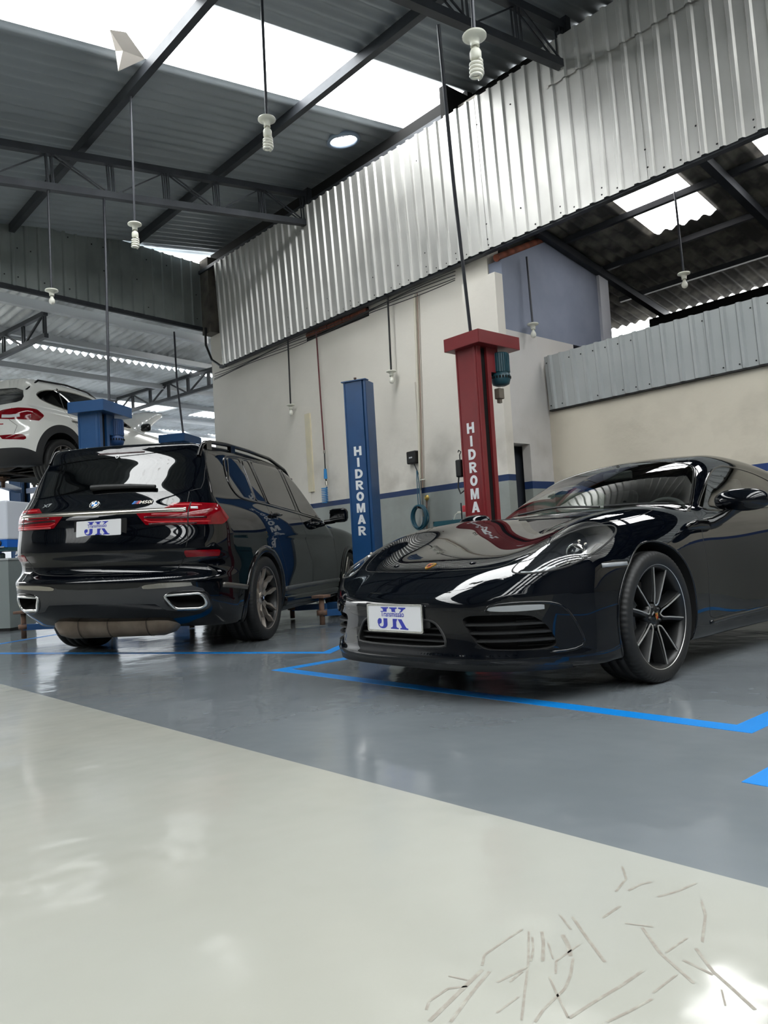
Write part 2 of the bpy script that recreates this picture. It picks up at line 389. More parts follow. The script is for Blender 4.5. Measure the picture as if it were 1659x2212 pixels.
# girder behind the lower edge of the cladding
MB().box((-12.1,7.045,4.23),(8,7.12,4.275)).build('trim_1',MAT['steel'],**S)
MB().box((-12.5,7.20,6.12),(-6.25,7.34,6.47)).build('trim_2',MAT['darkgap'],**S)  # gutter beam in near black, the gap's shade put into its colour
MB().box((-12.5,7.40,6.0),(-6.2,7.5,6.62)).build('painted_void',MAT['darkgap'],**S)  # black sheet standing in for the shade of the void behind
MB().box((-6.2,7.50,4.97),(8.3,7.58,6.57)).build('wall_light_stop',MAT['darkgap'],**S)  # added to keep leaking sky light off the roof underside and annex
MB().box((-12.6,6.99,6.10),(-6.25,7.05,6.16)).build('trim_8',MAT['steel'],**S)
MB().box((-6.30,6.98,6.10),(-6.2,7.5,6.5)).build('trim_9',MAT['darkgap'],**S)  # closes the gap's end in the same painted dark
# thin cables stapled along the edge
cb=MB()
for k in range(4):
    P=[(x,7.06-.006*k,4.16-.03*k-.02*math.sin(x*2.1+k)) for x in np.arange(-12.3,-6.2,.25)]; cb.tube(P,.006,5)
cb.build('cable',MAT['black'],wb)
MB().tube([(-12.42,6.98,5.05),(-12.50,7.02,4.75),(-12.38,7.06,4.45),(-12.1,7.07,4.28),(-11.9,7.07,4.24)],.022,8).build('loop_cable',MAT['black'],wb)
# right lower cladding on wall_right
cr=empty('cladding_right',(-5.66,7.93,2.38),kind='structure')
for i in range(9):
    panel('metal_panel',trap(6,.166,.026,.03,.02),0,.665,(i*.996,-.003*(i%2),0),(1,0,0),(0,-1,0),.07,MAT['galv_grey'],cr)
    sw=MB()
    for q in range(6):
        for zz in (.05,.58):
            if rng.random()<.6: sw.lathe([(0,.006),(.007,.004),(.009,0)],6,Matrix.Translation((i*.996+q*.166+.03,-zz*.07-.006,zz))@Matrix.Rotation(math.pi/2,4,'X'))
    sw.build('screw',MAT['screw'],cr,kind='stuff')
MB().box((-5.66,7.92,2.362),(8.3,7.97,2.38)).build('trim_3',MAT['black'],**S)
cap=MB()
for i in range(54): cap.box((-5.62+i*.166+.05,7.90,3.035),(-5.62+i*.166+.115,7.99,3.052))
cap.build('ridge_cap',mat('cyan_cap','8fb2bd',.5),cr,kind='stuff')
# left cladding (runs towards the camera, swung by 8 degrees)
AZ=math.radians(98); LD=Vector((-math.cos(AZ),-math.sin(AZ),0))   # from the corner towards the camera
LN=Vector((LD.y,-LD.x,0)); LN=LN if LN.x>0 else -LN
L0=Vector((-12.63,7.15,5.10))
cL=empty('cladding_left',L0,kind='structure')
for i in range(11):
    panel('metal_panel',trap(5,.205,.026),0,1.22,LD*(i*1.025)+LN*(.004*(i%2)),LD,LN,0,MAT['galv_dark'],cL)
sw=MB()
for i in range(60):
    for zz in (.15,.6,1.0):
        if rng.random()<.35:
            p=LD*(i*.205+.03)+LN*.006+Vector((0,0,zz)); sw.box((p.x-.008,p.y-.008,p.z-.008),(p.x+.008,p.y+.008,p.z+.008))
sw.build('screw',MAT['screw'],cL,kind='stuff')
lt=MB(); bar(lt,L0+LD*-.1+Vector((0,0,-.03)),L0+LD*11+Vector((0,0,-.03)),.06,.07); lt.build('trim_4',MAT['steel'],**S)
lt=MB(); bar(lt,L0+LD*-.1+LN*-.18+Vector((0,0,-.16)),L0+LD*11+LN*-.18+Vector((0,0,-.16)),.10,.14); lt.build('trim_5',MAT['steel_light'],**S)
# corner column of brick
MB().box((-12.60,7.02,4.95),(-12.30,7.25,6.35)).build('wall_corner',mat('sooty_column','67625b',.9,noise=(5,'3c3a38',.7)),**S)

# roof ------------------------------------------------------------------
rf=empty('ceiling',(0,0,0),kind='structure')
YA,YB=-9.0,7.34
PW=1.08; RX0=-7.33
def wave(n,pitch,amp,sub=8): return [(i*pitch/sub,amp*math.cos(2*math.pi*i/sub)) for i in range(n*sub+1)]
def roof_panel(x0,ys,m,name,hole=None,amp=.023):
    prof=wave(6,PW/6,amp); V=[];F=[]
    for u,h in prof:
        for y in ys: V.append((x0+u,y,zroof(y)+h))
    k=len(ys)
    for i in range(len(prof)-1):
        for j in range(k-1):
            if hole:
                cx=x0+(prof[i][0]+prof[i+1][0])/2; cy=(ys[j]+ys[j+1])/2
                if (cx-hole[0])**2+(cy-hole[1])**2<hole[2]**2: continue
            F.append((i*k+j,(i+1)*k+j,(i+1)*k+j+1,i*k+j+1))
    return MB().add(V,F,True).build(name,m,rf)
HOLE=(-7.90,6.72,.20)
YB=7.34
for k in range(-5,15):
    x0=RX0+k*PW
    if k>0: YB=7.62
    if k in SKYL: roof_panel(x0,[YA,YB+.1],MAT['skylight'],'skylight_sheet'); continue
    if k==-1: roof_panel(x0,[YA,6.3]+list(np.arange(6.33,7.14,.03))+[YB],MAT['roofsheet'],'roof_sheet',HOLE)
    else: roof_panel(x0,[YA,YB],MAT['roofsheet'],'roof_sheet')
# torn plastic flap hanging at the edge of the skylight
fp=MB().add([(-6.95, 3.02, 5.95), (-6.93, 3.18, 5.98), (-7.12, 3.46, 5.92), (-7.24, 3.22, 5.76), (-7.22, 3.19, 5.95), (-7.09, 3.21, 5.89)],[(0,1,5),(1,2,5),(2,3,5),(3,4,5),(4,0,5)])
fp.build('loose_film',mat('milky_film','d8d0c8',.4),rf)
# round roof vent
ve=empty('roof_vent',(HOLE[0],HOLE[1],zroof(HOLE[1])),label='round clear vent set in the dark zinc roof beside the long skylight',cat='vent'); ve.rotation_euler=(_t,0,0)
MB().lathe([(.19,-.03),(.235,-.03),(.235,.0),(.215,.03),(.19,.03)],32,closed=True).build('vent_ring',mat('bluish_ring','8fa0b4',.35),ve)
MB().lathe([(0,.10),(.08,.095),(.15,.07),(.195,.02)],32).build('vent_dome',MAT['skylight_old'],ve)
b_=MB(); bar(b_,(-.01,-.17,0),(.12,.02,.02),.015); bar(b_,(0,0,.03),(.02,.03,.1),.012); b_.build('vent_stay',MAT['steel'],ve)
# purlins
for y in (-6.3,-4.3,-2.35,-.37,1.61,3.59,5.57):
    p=MB(); z=zroof(y)-.085
    p.box((-12.1,y-.04,z-.06),(8.3,y+.04,z+.06)); p.build('roof_purlin',MAT['steel'],rf)
# trusses
def truss(x):
    t=empty('roof_truss',(x,0,0)); t.parent=rf
    yb,yt=7.02,-9.0
    zb=lambda y: 5.83-ROOF_K*(7-y)
    m=MB(); bar(m,(0,yb,zb(yb)),(0,yt,zb(yt)),.09,.085); m.build('bottom_chord',MAT['steel'],t)
    m=MB(); bar(m,(0,yb,zb(yb)+.44),(0,yt,zb(yt)+.44),.09,.085); m.build('top_chord',MAT['steel'],t)
    web=MB(); y=6.95; k=0
    while y>yt+.8:
        for s in (-.03,.03):
            for dx in (-.028,.028):
                bar(web,(dx,y+s,zb(y)+.02),(dx,y+s-.02,zb(y)+.42),.014)
        ya_,yb_=(y-.05,y-.70)
        za,zc=(zb(ya_)+.03,zb(yb_)+.40) if k%2==0 else (zb(ya_)+.40,zb(yb_)+.03)
        for dx in ((-.028,.028) if k%2==0 else (0.0,)): bar(web,(dx,ya_,za),(dx,yb_,zc),.016)
        y-=.753; k+=1
    web.build('web_bars',MAT['steel'],t)
    MB().box((-.07,6.98,5.72),(.07,7.06,6.36)).build('end_plate',MAT['steel'],t)
for x in (-9.19,-4.49,.21,4.91): truss(x)

# back annex roof (old fibre cement, falls away from the camera) ------------
za=lambda y: 4.80-.18*(y-8)
ar=empty('ceiling_annex',(0,0,0),kind='structure')
def annex_panel(x0,w,ys,m,name,lift=0):
    n=max(1,round(w/.17)); prof=[(i*w/(n*6),.022*math.cos(2*math.pi*i/6)) for i in range(n*6+1)]; V=[];F=[]
    for u,h in prof:
        for y in ys: V.append((x0+u,y,za(y)+h+lift))
    k=len(ys)
    for i in range(len(prof)-1):
        for j in range(k-1): F.append((i*k+j,(i+1)*k+j,(i+1)*k+j+1,i*k+j+1))
    MB().add(V,F,True).build(name,m,ar)
for i,x in enumerate(np.arange(-8.05,8.0,.82)):
    x=round(float(x),3); sky=(i in (4,6))
    for j,(y0,y1) in enumerate(((7.0,8.15),(8.09,9.24),(9.17,10.32),(10.24,11.35))):
        annex_panel(x,.83,[y0,y1],MAT['skylight_old'] if (sky and j==1) else MAT['oldtile'],'skylight_sheet' if (sky and j==1) else 'tile_sheet',.006*(j%2))
for y in (8.48,9.42,10.37): MB().box((-6,y-.03,za(y)-.10),(8.2,y+.03,za(y)-.03)).build('roof_purlin',MAT['steel'],ar)
for x in (-5.66,-3.50,-1.3):
    m=MB(); bar(m,(x,7.1,za(7.1)-.15),(x,11.3,za(11.3)-.15),.09,.10); m.build('roof_rafter',MAT['steel'],ar)
MB().box((-5.9,11.0,3.72),(8.2,11.12,4.088)).build('trim_6',MAT['darkgap'],**S)
MAT['clay']=mat('clay_tile','8a4a34',.85,noise=(7,'5a3226',.7))
tl_=MB().tube([(0,-.11,0),(0,.11,0)],.045,10).mesh('roof_tile')
for i in range(7):
    o=link('roof_tile',tl_,MAT['clay'],ar); y=7.28+i*.155; o.location=(-5.74,y,4.20+(y-7.22)*.463); o.rotation_euler=(math.atan(.463),0,0)
b_=MB(); b_.box((-4.9,10.2,3.02),(-4.72,10.4,3.42),None,.02); b_.box((-4.66,10.2,3.0),(-4.54,10.4,3.40),None,.02); b_.build('chimney_block',MAT['wall_blue'],ar)

# left bay beyond the cladding: white corrugated roof -----------------------
lb=empty('ceiling_left_bay',(-12.75,7.15,0),AZ-math.pi/2,kind='structure')   # local: +Y into the picture, -X away to the left
def bay_panel(xa,xb,y0,y1,za_,zb_,m,name,ph=1):
    """sheet with waves along local Y, running from xa to xb"""
    n=round((y1-y0)/.16); prof=[(y0+i*(y1-y0)/(n*6),ph*.034*math.cos(2*math.pi*i/6)) for i in range(n*6+1)]; V=[];F=[]
    for u,h in prof: V+=[(xa,u,za_+h),(xb,u,zb_+h)]
    for i in range(len(prof)-1): F.append((i*2,i*2+2,i*2+3,i*2+1))
    MB().add(V,F,True).build(name,m,lb)
ys=np.arange(-9,8,.96)
for i,y in enumerate(ys):
    y=float(y)
    bay_panel(.05,-2.35,y,y+.97,5.26,5.00,MAT['roofwhite'],'roof_sheet')
    bay_panel(-2.30,-5.6,y,y+.97,4.945,5.0,MAT['roofwhite'],'roof_sheet',-1)
    sk=i in (8,9,11,12,14,15)
    bay_panel(-5.5,-6.9,y,y+.97,5.03,5.06,MAT['skylight'] if sk else MAT['roofwhite'],'skylight_sheet' if sk else 'roof_sheet')
    bay_panel(-6.8,-9.5,y,y+.97,5.09,5.12,MAT['roofwhite'],'roof_sheet')
    bay_panel(-9.4,-13,y,y+.97,5.15,5.2,MAT['skylight'] if i%2 else MAT['roofwhite'],'skylight_sheet' if i%2 else 'roof_sheet')  # outermost alternate roof lights added, mostly hidden, to brighten this bay
for x,z in ((-1.75,4.98),(-3.35,4.82),(-5.3,4.92),(-7.4,4.98),(-9.6,5.05)):
    MB().box((x-.04,-9,z-.06),(x+.04,8,z+.05)).build('roof_purlin',MAT['steel_light'],lb)
MB().tube([(-1.95,-9,4.93),(-1.95,8,4.93)],.035,10).build('roof_pipe',MAT['steel_light'],lb)
def bay_truss(y):
    t=empty('roof_truss',(0,y,0)); t.parent=lb
    m=MB(); bar(m,(-.12,0,4.86),(-13,0,4.90),.07,.07,(0,1,0)); m.build('top_chord',MAT['steel'],t)
    m=MB(); bar(m,(-.12,0,4.50),(-13,0,4.50),.07,.07,(0,1,0)); m.build('bottom_chord',MAT['steel'],t)
    w=MB(); x=-.2;k=0
    while x>-12.5:
        bar(w,(x,0,4.5),(x,0,4.87),.03); bar(w,(x+.06,0,4.5),(x+.06,0,4.87),.03)
        a,b=(4.52,4.85) if k%2 else (4.85,4.52)
        bar(w,(x-.02,0,a),(x-.68,0,b),.03); x-=.74;k+=1
    w.build('web_bars',MAT['steel'],t)
for y in (-7.3,-3.0,1.3): bay_truss(y)
MB().box((-26.5,-9,0),(-26.3,15.4,6)).build('wall_left',mat('far_white_wall','c8cbcf',.7),**S)
MB().box((-26.5,15.2,0),(-12,15.4,6)).build('wall_left_back',mat('far_white_wall_2','c8cbcf',.7),**S)
# ================================================================ car body toolkit
# car frame: t to the car's left, s backwards from the front axle, z up
def spline(pts,n=600):
    x=np.array([p[0] for p in pts],float); y=np.array([p[1] for p in pts],float); m=len(x); h=np.diff(x)
    A=np.zeros((m,m)); r=np.zeros(m); A[0,0]=A[-1,-1]=1
    for i in range(1,m-1):
        A[i,i-1]=h[i-1]; A[i,i]=2*(h[i-1]+h[i]); A[i,i+1]=h[i]; r[i]=6*((y[i+1]-y[i])/h[i]-(y[i]-y[i-1])/h[i-1])
    M=np.linalg.solve(A,r); X=np.linspace(x[0],x[-1],n); k=np.clip(np.searchsorted(x,X)-1,0,m-2); a=x[k+1]-X; b=X-x[k]; H=h[k]
    Y=M[k]*a**3/(6*H)+M[k+1]*b**3/(6*H)+(y[k]/H-M[k]*H/6)*a+(y[k+1]/H-M[k+1]*H/6)*b
    def f(q): return np.interp(q,X,Y)
    return f
def smax(a,b,k):
    h=np.clip(.5+.5*(a-b)/k,0,1); return b+(a-b)*h+k*h*(1-h)
def smin(a,b,k): return -smax(-a,-b,k)
def gauss(x,c,w): return np.exp(-((x-c)/w)**2)
def step(x,a,b):
    q=np.clip((x-a)/(b-a),0,1); return q*q*(3-2*q)
def chaikin(P,it=2,closed=True):
    P=np.asarray(P,float)
    for _ in range(it):
        if closed:
            Q=np.roll(P,-1,0); P=np.stack([.75*P+.25*Q,.25*P+.75*Q],1).reshape(-1,P.shape[1])
        else:
            a,b=P[:-1],P[1:]; P=np.concatenate([P[:1],np.stack([.75*a+.25*b,.25*a+.75*b],1).reshape(-1,P.shape[1]),P[-1:]])
    return P
def fillet(P,r,n=4,closed=True):
    """polygon with its corners rounded to about radius r"""
    P=np.asarray(P,float); out=[]; m=len(P)
    for i in range(m):
        a,b,c=P[i-1],P[i],P[(i+1)%m]; u=a-b; v=c-b; lu,lv=np.linalg.norm(u),np.linalg.norm(v); d=min(r,lu*.45,lv*.45)
        p,q=b+u/lu*d,b+v/lv*d
        for k in range(n+1):
            w=k/n; out.append((1-w)**2*p+2*w*(1-w)*b+w*w*q)
    return np.array(out)
def polysd(pts,poly):
    """signed distance (negative inside) of 2D points to a closed polygon"""
    x,y=pts[:,0],pts[:,1]; d=np.full(len(x),1e9); ins=np.zeros(len(x),bool); n=len(poly)
    for i in range(n):
        ax,ay=poly[i-1]; bx,by=poly[i]; ex,ey=bx-ax,by-ay; L=ex*ex+ey*ey+1e-12
        q=np.clip(((x-ax)*ex+(y-ay)*ey)/L,0,1); d=np.minimum(d,(x-ax-q*ex)**2+(y-ay-q*ey)**2)
        c=((ay>y)!=(by>y))&(x<(bx-ax)*(y-ay)/(by-ay+1e-15)+ax); ins^=c
    d=np.sqrt(d); return np.where(ins,-d,d)
class Body:
    def __init__(B,F,A,Bx,Na,Nm,Nphi,shear=0.0):
        B.F=F; B.shear=shear
        phi=np.linspace(0,2*np.pi,Nphi,endpoint=False); O=[];D=[]
        def ring(o,al,sg):
            ca,sa=math.cos(al),math.sin(al)
            O.append(np.tile([0,o[0],o[1]],(Nphi,1))); D.append(np.stack([sa*np.sin(phi),np.full(Nphi,sg*ca),sa*np.cos(phi)],1))
        for k in range(1,Na+1): ring(A,math.pi/2*k/Na,-1)
        for k in range(1,Nm):
            q=k/Nm; ring((A[0]+(Bx[0]-A[0])*q,A[1]+(Bx[1]-A[1])*q),math.pi/2,1)
        for k in range(Na,0,-1): ring(Bx,math.pi/2*k/Na,1)
        R=len(O); O=np.concatenate(O+[np.array([[0,A[0],A[1]],[0,Bx[0],Bx[1]]])]); D=np.concatenate(D+[np.array([[0,-1,0],[0,1,0]],float)])
        B.P=B.cast(O,D,2.6,0.05,36,from_out=True); n=Nphi; T=[]
        i=np.arange(R-1)[:,None]*n; j=np.arange(n)[None,:]; j2=(j+1)%n
        a,b,c,d=(i+j).ravel(),(i+j2).ravel(),(i+n+j2).ravel(),(i+n+j).ravel()
        T=[np.stack([a,b,c],1),np.stack([a,c,d],1)]
        jj=np.arange(n); T.append(np.stack([np.full(n,R*n),(jj+1)%n,jj],1)); k=(R-1)*n; T.append(np.stack([np.full(n,R*n+1),k+jj,k+(jj+1)%n],1))
        B.T=np.concatenate(T); B.lab=np.zeros(len(B.T),int); B.names={0:'body'}
        v=B.P[B.T]; nn=np.cross(v[:,1]-v[:,0],v[:,2]-v[:,0]); g=B.grad(v.mean(1))
        fl=(nn*g).sum(1)<0; B.T[fl]=B.T[fl][:,::-1]
        e=np.concatenate([B.T[:,[0,1]],B.T[:,[1,2]],B.T[:,[2,0]]]); e.sort(1); B.E=np.unique(e,axis=0)
    def f(B,P): return B.F(P[:,1],np.abs(P[:,0]),P[:,2])
    def cast(B,O,D,r0,r1,n=30,from_out=False):
        """first surface point met when going from distance r0 to r1 along the rays"""
        r0,r1=float(r0),float(r1); rs=np.linspace(r0,r1,n); lo=np.full(len(O),r0); hi=np.full(len(O),r1); act=np.arange(len(O)); prev=np.full(len(O),r0)
        for r in rs[1:]:
            v=B.f(O[act]+D[act]*r); ins=v<0
            h=act[ins]; hi[h]=r; lo[h]=prev[h]; prev[act]=r; act=act[~ins]
            if not len(act): break
        for _ in range(22):
            m=(lo+hi)/2; v=B.f(O+D*m[:,None])<0; hi=np.where(v,m,hi); lo=np.where(v,lo,m)
        return O+D*((lo+hi)/2)[:,None]
    def grad(B,P,e=2e-3):
        g=np.stack([B.f(P+d)-B.f(P-d) for d in np.eye(3)*e],1); return g/(np.linalg.norm(g,axis=1,keepdims=True)+1e-12)
    def stick(B,P,it=3):
        e=1e-3
        for _ in range(it):
            g=np.stack([B.f(P+d)-B.f(P-d) for d in np.eye(3)*e],1)/(2*e); q=(g*g).sum(1,keepdims=True)+1e-9
            P=P-np.clip(B.f(P)[:,None]/q,-.05,.05)*g
        return P
    def side(B,sz,sign=1):
        sz=np.asarray(sz,float); n=len(sz); O=np.stack([np.zeros(n),sz[:,0],sz[:,1]],1); D=np.tile([sign,0,0],(n,1)).astype(float); return B.cast(O,D,1.4,0.02,60)
    def rear(B,tz):
        tz=np.asarray(tz,float); n=len(tz); O=np.stack([tz[:,0],np.zeros(n),tz[:,1]],1); return B.cast(O,np.tile([0.,1,0],(n,1)),5.2,1.5,90)
    def front(B,tz):
        tz=np.asarray(tz,float); n=len(tz); O=np.stack([tz[:,0],np.full(n,2.0),tz[:,1]],1); return B.cast(O,np.tile([0.,-1,0],(n,1)),3.6,.5,80)
    def top(B,ts):
        ts=np.asarray(ts,float); n=len(ts); O=np.stack([ts[:,0],ts[:,1],np.zeros(n)],1); return B.cast(O,np.tile([0.,0,1],(n,1)),2.2,.2,60)
    def cut(B,name,sdf,cond,over=None):
        """label the triangles where sdf<0 (and cond), after snapping the mesh to the border"""
        sd=np.full(len(B.P),1e3); idx=np.where(cond)[0]; sd[idx]=sdf(B.P[idx])
        i,j=B.E[:,0],B.E[:,1]; x=(sd[i]*sd[j]<0)&(np.abs(sd[i])<.2)&(np.abs(sd[j])<.2)
        s=np.unique(np.where(np.abs(sd[i[x]])<np.abs(sd[j[x]]),i[x],j[x]))
        if len(s):
            P=B.P[s]
            for _ in range(4):
                v=sdf(P); g=np.stack([sdf(P+d)-sdf(P-d) for d in np.eye(3)*1e-3],1)/2e-3; n=B.grad(P)
                g=g-(g*n).sum(1,keepdims=True)*n; q=np.maximum((g*g).sum(1,keepdims=True),.15)
                P=P-np.clip(v[:,None]/q,-.03,.03)*g; P=B.stick(P,1)
            B.P[s]=P; sd[s]=0
        t=sd[B.T]; m=(t.max(1)<=1e-6)&(t.min(1)<0)
        if over is not None: m&=np.isin(B.lab,[k for k,v in B.names.items() if v in over])
        k=max(B.names)+1; B.names[k]=name; B.lab[m]=k; return k
    def cutpoly(B,name,poly,ax,side=None,it=2,cond=None,over=None,off=0.0):
        """polygon in (s,z) 'side', (t,z) 'rear'/'front', (t,s) 'top'; side limits it to t>0 (1) or t<0 (-1)"""
        Q=chaikin(poly,it) if it else np.asarray(poly,float)
        c={'side':[1,2],'rear':[0,2],'front':[0,2],'top':[0,1]}[ax]
        if ax!='side' and side==-1: Q=Q*[-1,1]
        m=np.ones(len(B.P),bool)
        if side: m&=B.P[:,0]*side>0.02
        n=B.grad(B.P) if not hasattr(B,'N0') else B.N0
        B.N0=n
        if ax=='side': m&=np.abs(n[:,0])>.15
        if ax=='rear': m&=(n[:,1]>.05)
        if ax=='front': m&=(n[:,1]<-.05)
        if ax=='top': m&=n[:,2]>.05
        lo,hi=Q.min(0)-.15,Q.max(0)+.15
        m&=((B.P[:,c]>lo)&(B.P[:,c]<hi)).all(1)
        if cond is not None: m&=cond(B.P)
        return B.cut(name,lambda P:polysd(P[:,c],Q)-off,m,over)
    def out(B,P): 
        P=np.array(P); P[...,2]=P[...,2]+B.shear*P[...,0]; return P
    def part(B,labels,name,m,parent,off=0.0,skirt=0.0,smooth=True,only=None,**k):
        """mesh object of all triangles that carry one of the labels"""
        if isinstance(labels,str): labels=[labels]
        ids=[i for i,v in B.names.items() if v in labels]; M=np.isin(B.lab,ids)
        if only is not None: M&=only(B.P[B.T].mean(1))
        T=B.T[M]
        if not len(T): return None
        u,inv=np.unique(T,return_inverse=True); T=inv.reshape(-1,3); P=B.P[u]; N=B.grad(P); V=P+N*off
        nv=len(V)
        if skirt:
            e=np.concatenate([T[:,[0,1]],T[:,[1,2]],T[:,[2,0]]]); key=np.sort(e,1)
            _,ix,ct=np.unique(key,axis=0,return_index=True,return_counts=True); be=e[ix[ct==1]]
            bu,binv=np.unique(be,return_inverse=True); be2=binv.reshape(-1,2)
            a=np.concatenate([V[bu],V[bu]-N[bu]*skirt]); nb=len(bu)
            q=np.stack([nv+be2[:,1],nv+be2[:,0],nv+nb+be2[:,0]],1); q2=np.stack([nv+be2[:,1],nv+nb+be2[:,0],nv+nb+be2[:,1]],1)
            V=np.concatenate([V,a]); T=np.concatenate([T,q,q2]); 
        me=bpy.data.meshes.new(name); V=B.out(V)
        me.vertices.add(len(V)); me.vertices.foreach_set('co',V.astype(np.float32).ravel())
        me.loops.add(T.size); me.loops.foreach_set('vertex_index',T.astype(np.int32).ravel())
        me.polygons.add(len(T)); me.polygons.foreach_set('loop_start',(np.arange(len(T))*3).astype(np.int32))
        me.update(calc_edges=True); me.polygons.foreach_set('use_smooth',[True]*len(T))
        NN=np.zeros((len(V),3)); NN[:nv]=N
        if skirt: NN[nv:]=0
        me.normals_split_custom_set_from_vertices([tuple(x) for x in NN])
        return link(name,me,m,parent,**k)
    def ribbon(B,P3,name,m,parent,w=.005,h=.0008,closed=False,e=.25,sink=.001,mb=None,n=None):
        """raised strip that follows surface points"""
        P=np.asarray(P3,float); N=B.grad(P); k=len(P)
        Tn=(np.roll(P,-1,0)-np.roll(P,1,0)) if closed else np.gradient(P,axis=0)
        Bn=np.cross(N,Tn); Bn/=np.linalg.norm(Bn,axis=1,keepdims=True)+1e-9
        prof=[(-.5,-sink),(-.5+e*.5,h),(.5-e*.5,h),(.5,-sink)]
        V=np.stack([P+Bn*(w*a)+N*b for a,b in prof],1); F=[]
        V=B.out(V.reshape(-1,3)); r=k if closed else k-1
        for i in range(r):
            j=(i+1)%k
            for q in range(3): F.append((i*4+q,j*4+q,j*4+q+1,i*4+q+1))
        if not closed: F+=[(0,1,2,3),(k*4-1,k*4-2,k*4-3,k*4-4)]
        if mb is not None: mb.add(V,F,True); return
        return MB().add(V,F,True).build(name,m,parent)
    def dense(B,pts,step=.03,closed=False):
        P=np.asarray(pts,float); 
        if closed: P=np.concatenate([P,P[:1]])
        L=np.concatenate([[0],np.cumsum(np.linalg.norm(np.diff(P,axis=0),axis=1))]); n=max(3,int(L[-1]/step))
        q=np.linspace(0,L[-1],n,endpoint=not closed); return np.stack([np.interp(q,L,P[:,i]) for i in range(P.shape[1])],1)
# ---------------------------------------------------------------- materials of the cars
MAT['paint']=mat('black_car_paint','03050a',.02,spec=.5)
MAT['paint_white']=mat('white_car_paint','e2e2dd',.12,coat=.8)
MAT['gloss_black']=mat('gloss_black_trim','050506',.08)
MAT['matt_black']=mat('black_trim','101112',.5)
MAT['seam']=mat('panel_gap','010101',.6)
MAT['rubber']=mat('tyre_rubber','0c0d0e',.6,bump=(60,.15,.002))
MAT['rim_dark']=mat('dark_rim','08090a',.38)
MAT['machined']=mat('machined_rim','d2d1cd',.36,.85)
MAT['rim_bronze']=mat('bicolour_rim','b0a89f',.34,.85)
MAT['lamp_shell']=mat('lamp_housing','303236',.25,.4)
MAT['chrome']=mat('chrome','d8d8d6',.10,1)
MAT['satin']=mat('satin_chrome','a8a49c',.25,1)
MAT['disc']=mat('brake_disc','6d6c6a',.35,.9)
MAT['glass_clear']=glassmat('clear_lens',(.92,.94,.95),fmin=1.85)
MAT['glass_ws']=glassmat('laminated_glass',(.80,.87,.83),fmin=2.15)
MAT['glass_side']=glassmat('side_glass',(.70,.79,.75),fmin=1.9)
MAT['glass_dark']=mat('privacy_glass','030405',.01,spec=.55,coat=.3)
MAT['red_lens']=mat('red_lens','6d020c',.06,noise=(14,'8c0414',.5))
MAT['red_dark']=mat('dark_red_lens','2a0106',.2)
MAT['red_bright']=mat('bright_red_lens','b80c1a',.3)
MAT['lens_reflection']=mat('painted_lens_reflection','a03c42',.25)  # paler red that paints a reflection on the lamp
MAT['lamp_white']=mat('white_lens','c9ccce',.15,coat=.6)
MAT['strip_lens']=mat('smoky_lens','8b8e90',.12)
MAT['plate']=mat('plate_white','d5d6d8',.35)
MAT['plate_blue']=mat('plate_blue','27319c',.4)
MAT['letter_white']=mat('sticker_white','dfe2e4',.4)
MAT['bronze']=mat('exhaust_steel','776a5d',.5,.6,noise=(6,'9a8d7e',.6))
MAT['leather']=mat('dark_upholstery','141416',.55)
MAT['gold']=mat('badge_gold','c79a45',.3,.8)
MAT['badge_red']=mat('badge_red','9c1a1d',.3)
MAT['badge_blue']=mat('badge_blue','1666b0',.25)
MAT['badge_white']=mat('badge_white','e8eaec',.25)

RX=Matrix.Rotation(math.pi/2,4,'Y')      # lathe axis z -> x (outwards)
def T_(x,y,z): return Matrix.Translation((x,y,z))
def tyre_mesh(R,rr,w):
    prof=[(rr-.012,-w*.42),(rr+.006,-w*.49),(rr+.03,-w*.5),(R-.022,-w*.495),(R-.008,-w*.46),(R-.001,-w*.38)]
    for gx in (-.22,0,.22): prof+=[(R,(gx-.025)*w),(R-.007,(gx-.02)*w),(R-.007,(gx+.02)*w),(R,(gx+.025)*w)]
    prof+=[(R-.001,w*.38),(R-.008,w*.46),(R-.022,w*.495),(rr+.03,w*.5),(rr+.006,w*.49),(rr-.012,w*.42)]
    n=288; V=[];F=[]; m=len(prof)
    for k in range(n):
        a=2*math.pi*k/n; cut=(k%4==0)
        for r,x in prof:
            q=r-(.004 if cut and abs(x)>.27*w and r>R-.02 else 0); V.append((x,q*math.cos(a),q*math.sin(a)))
    for k in range(n):
        k2=(k+1)%n
        for i in range(m-1): F.append((k*m+i,k*m+i+1,k2*m+i+1,k2*m+i))
    return MB().add(V,F,True)
def ring_x(mb,prof,n=64,smooth=True): return mb.lathe([(r,x) for r,x in prof],n,RX,smooth)
def spoke_bar(mb,path,x0,x1,w0,w1,dw=.0):
    """swept bar in the wheel plane: path of (y,z); face at x0 (outer) of width w0, back at x1 of width w1"""
    P=[Vector((0,a,b)) for a,b in path]; V=[];F=[]; n=len(P)
    for i,p in enumerate(P):
        t=(P[min(i+1,n-1)]-P[max(i-1,0)]).normalized(); s=Vector((0,-t.z,t.y)); xo=x0(i/(n-1)); xi=x1(i/(n-1))
        V+=[Vector((xo,0,0))+p+s*w0/2,Vector((xo,0,0))+p-s*w0/2,Vector((xi,0,0))+p-s*(w1/2-dw),Vector((xi,0,0))+p+s*(w1/2+dw)]
    for i in range(n-1):
        for q in range(4): F.append((i*4+q,i*4+(q+1)%4,(i+1)*4+(q+1)%4,(i+1)*4+q))
    F+=[(0,3,2,1),(n*4-4,n*4-3,n*4-2,n*4-1)]
    mb.add(V,F)
def rot2(p,a): c,s=math.cos(a),math.sin(a); return (p[0]*c-p[1]*s,p[0]*s+p[1]*c)
WHEEL_CACHE={}
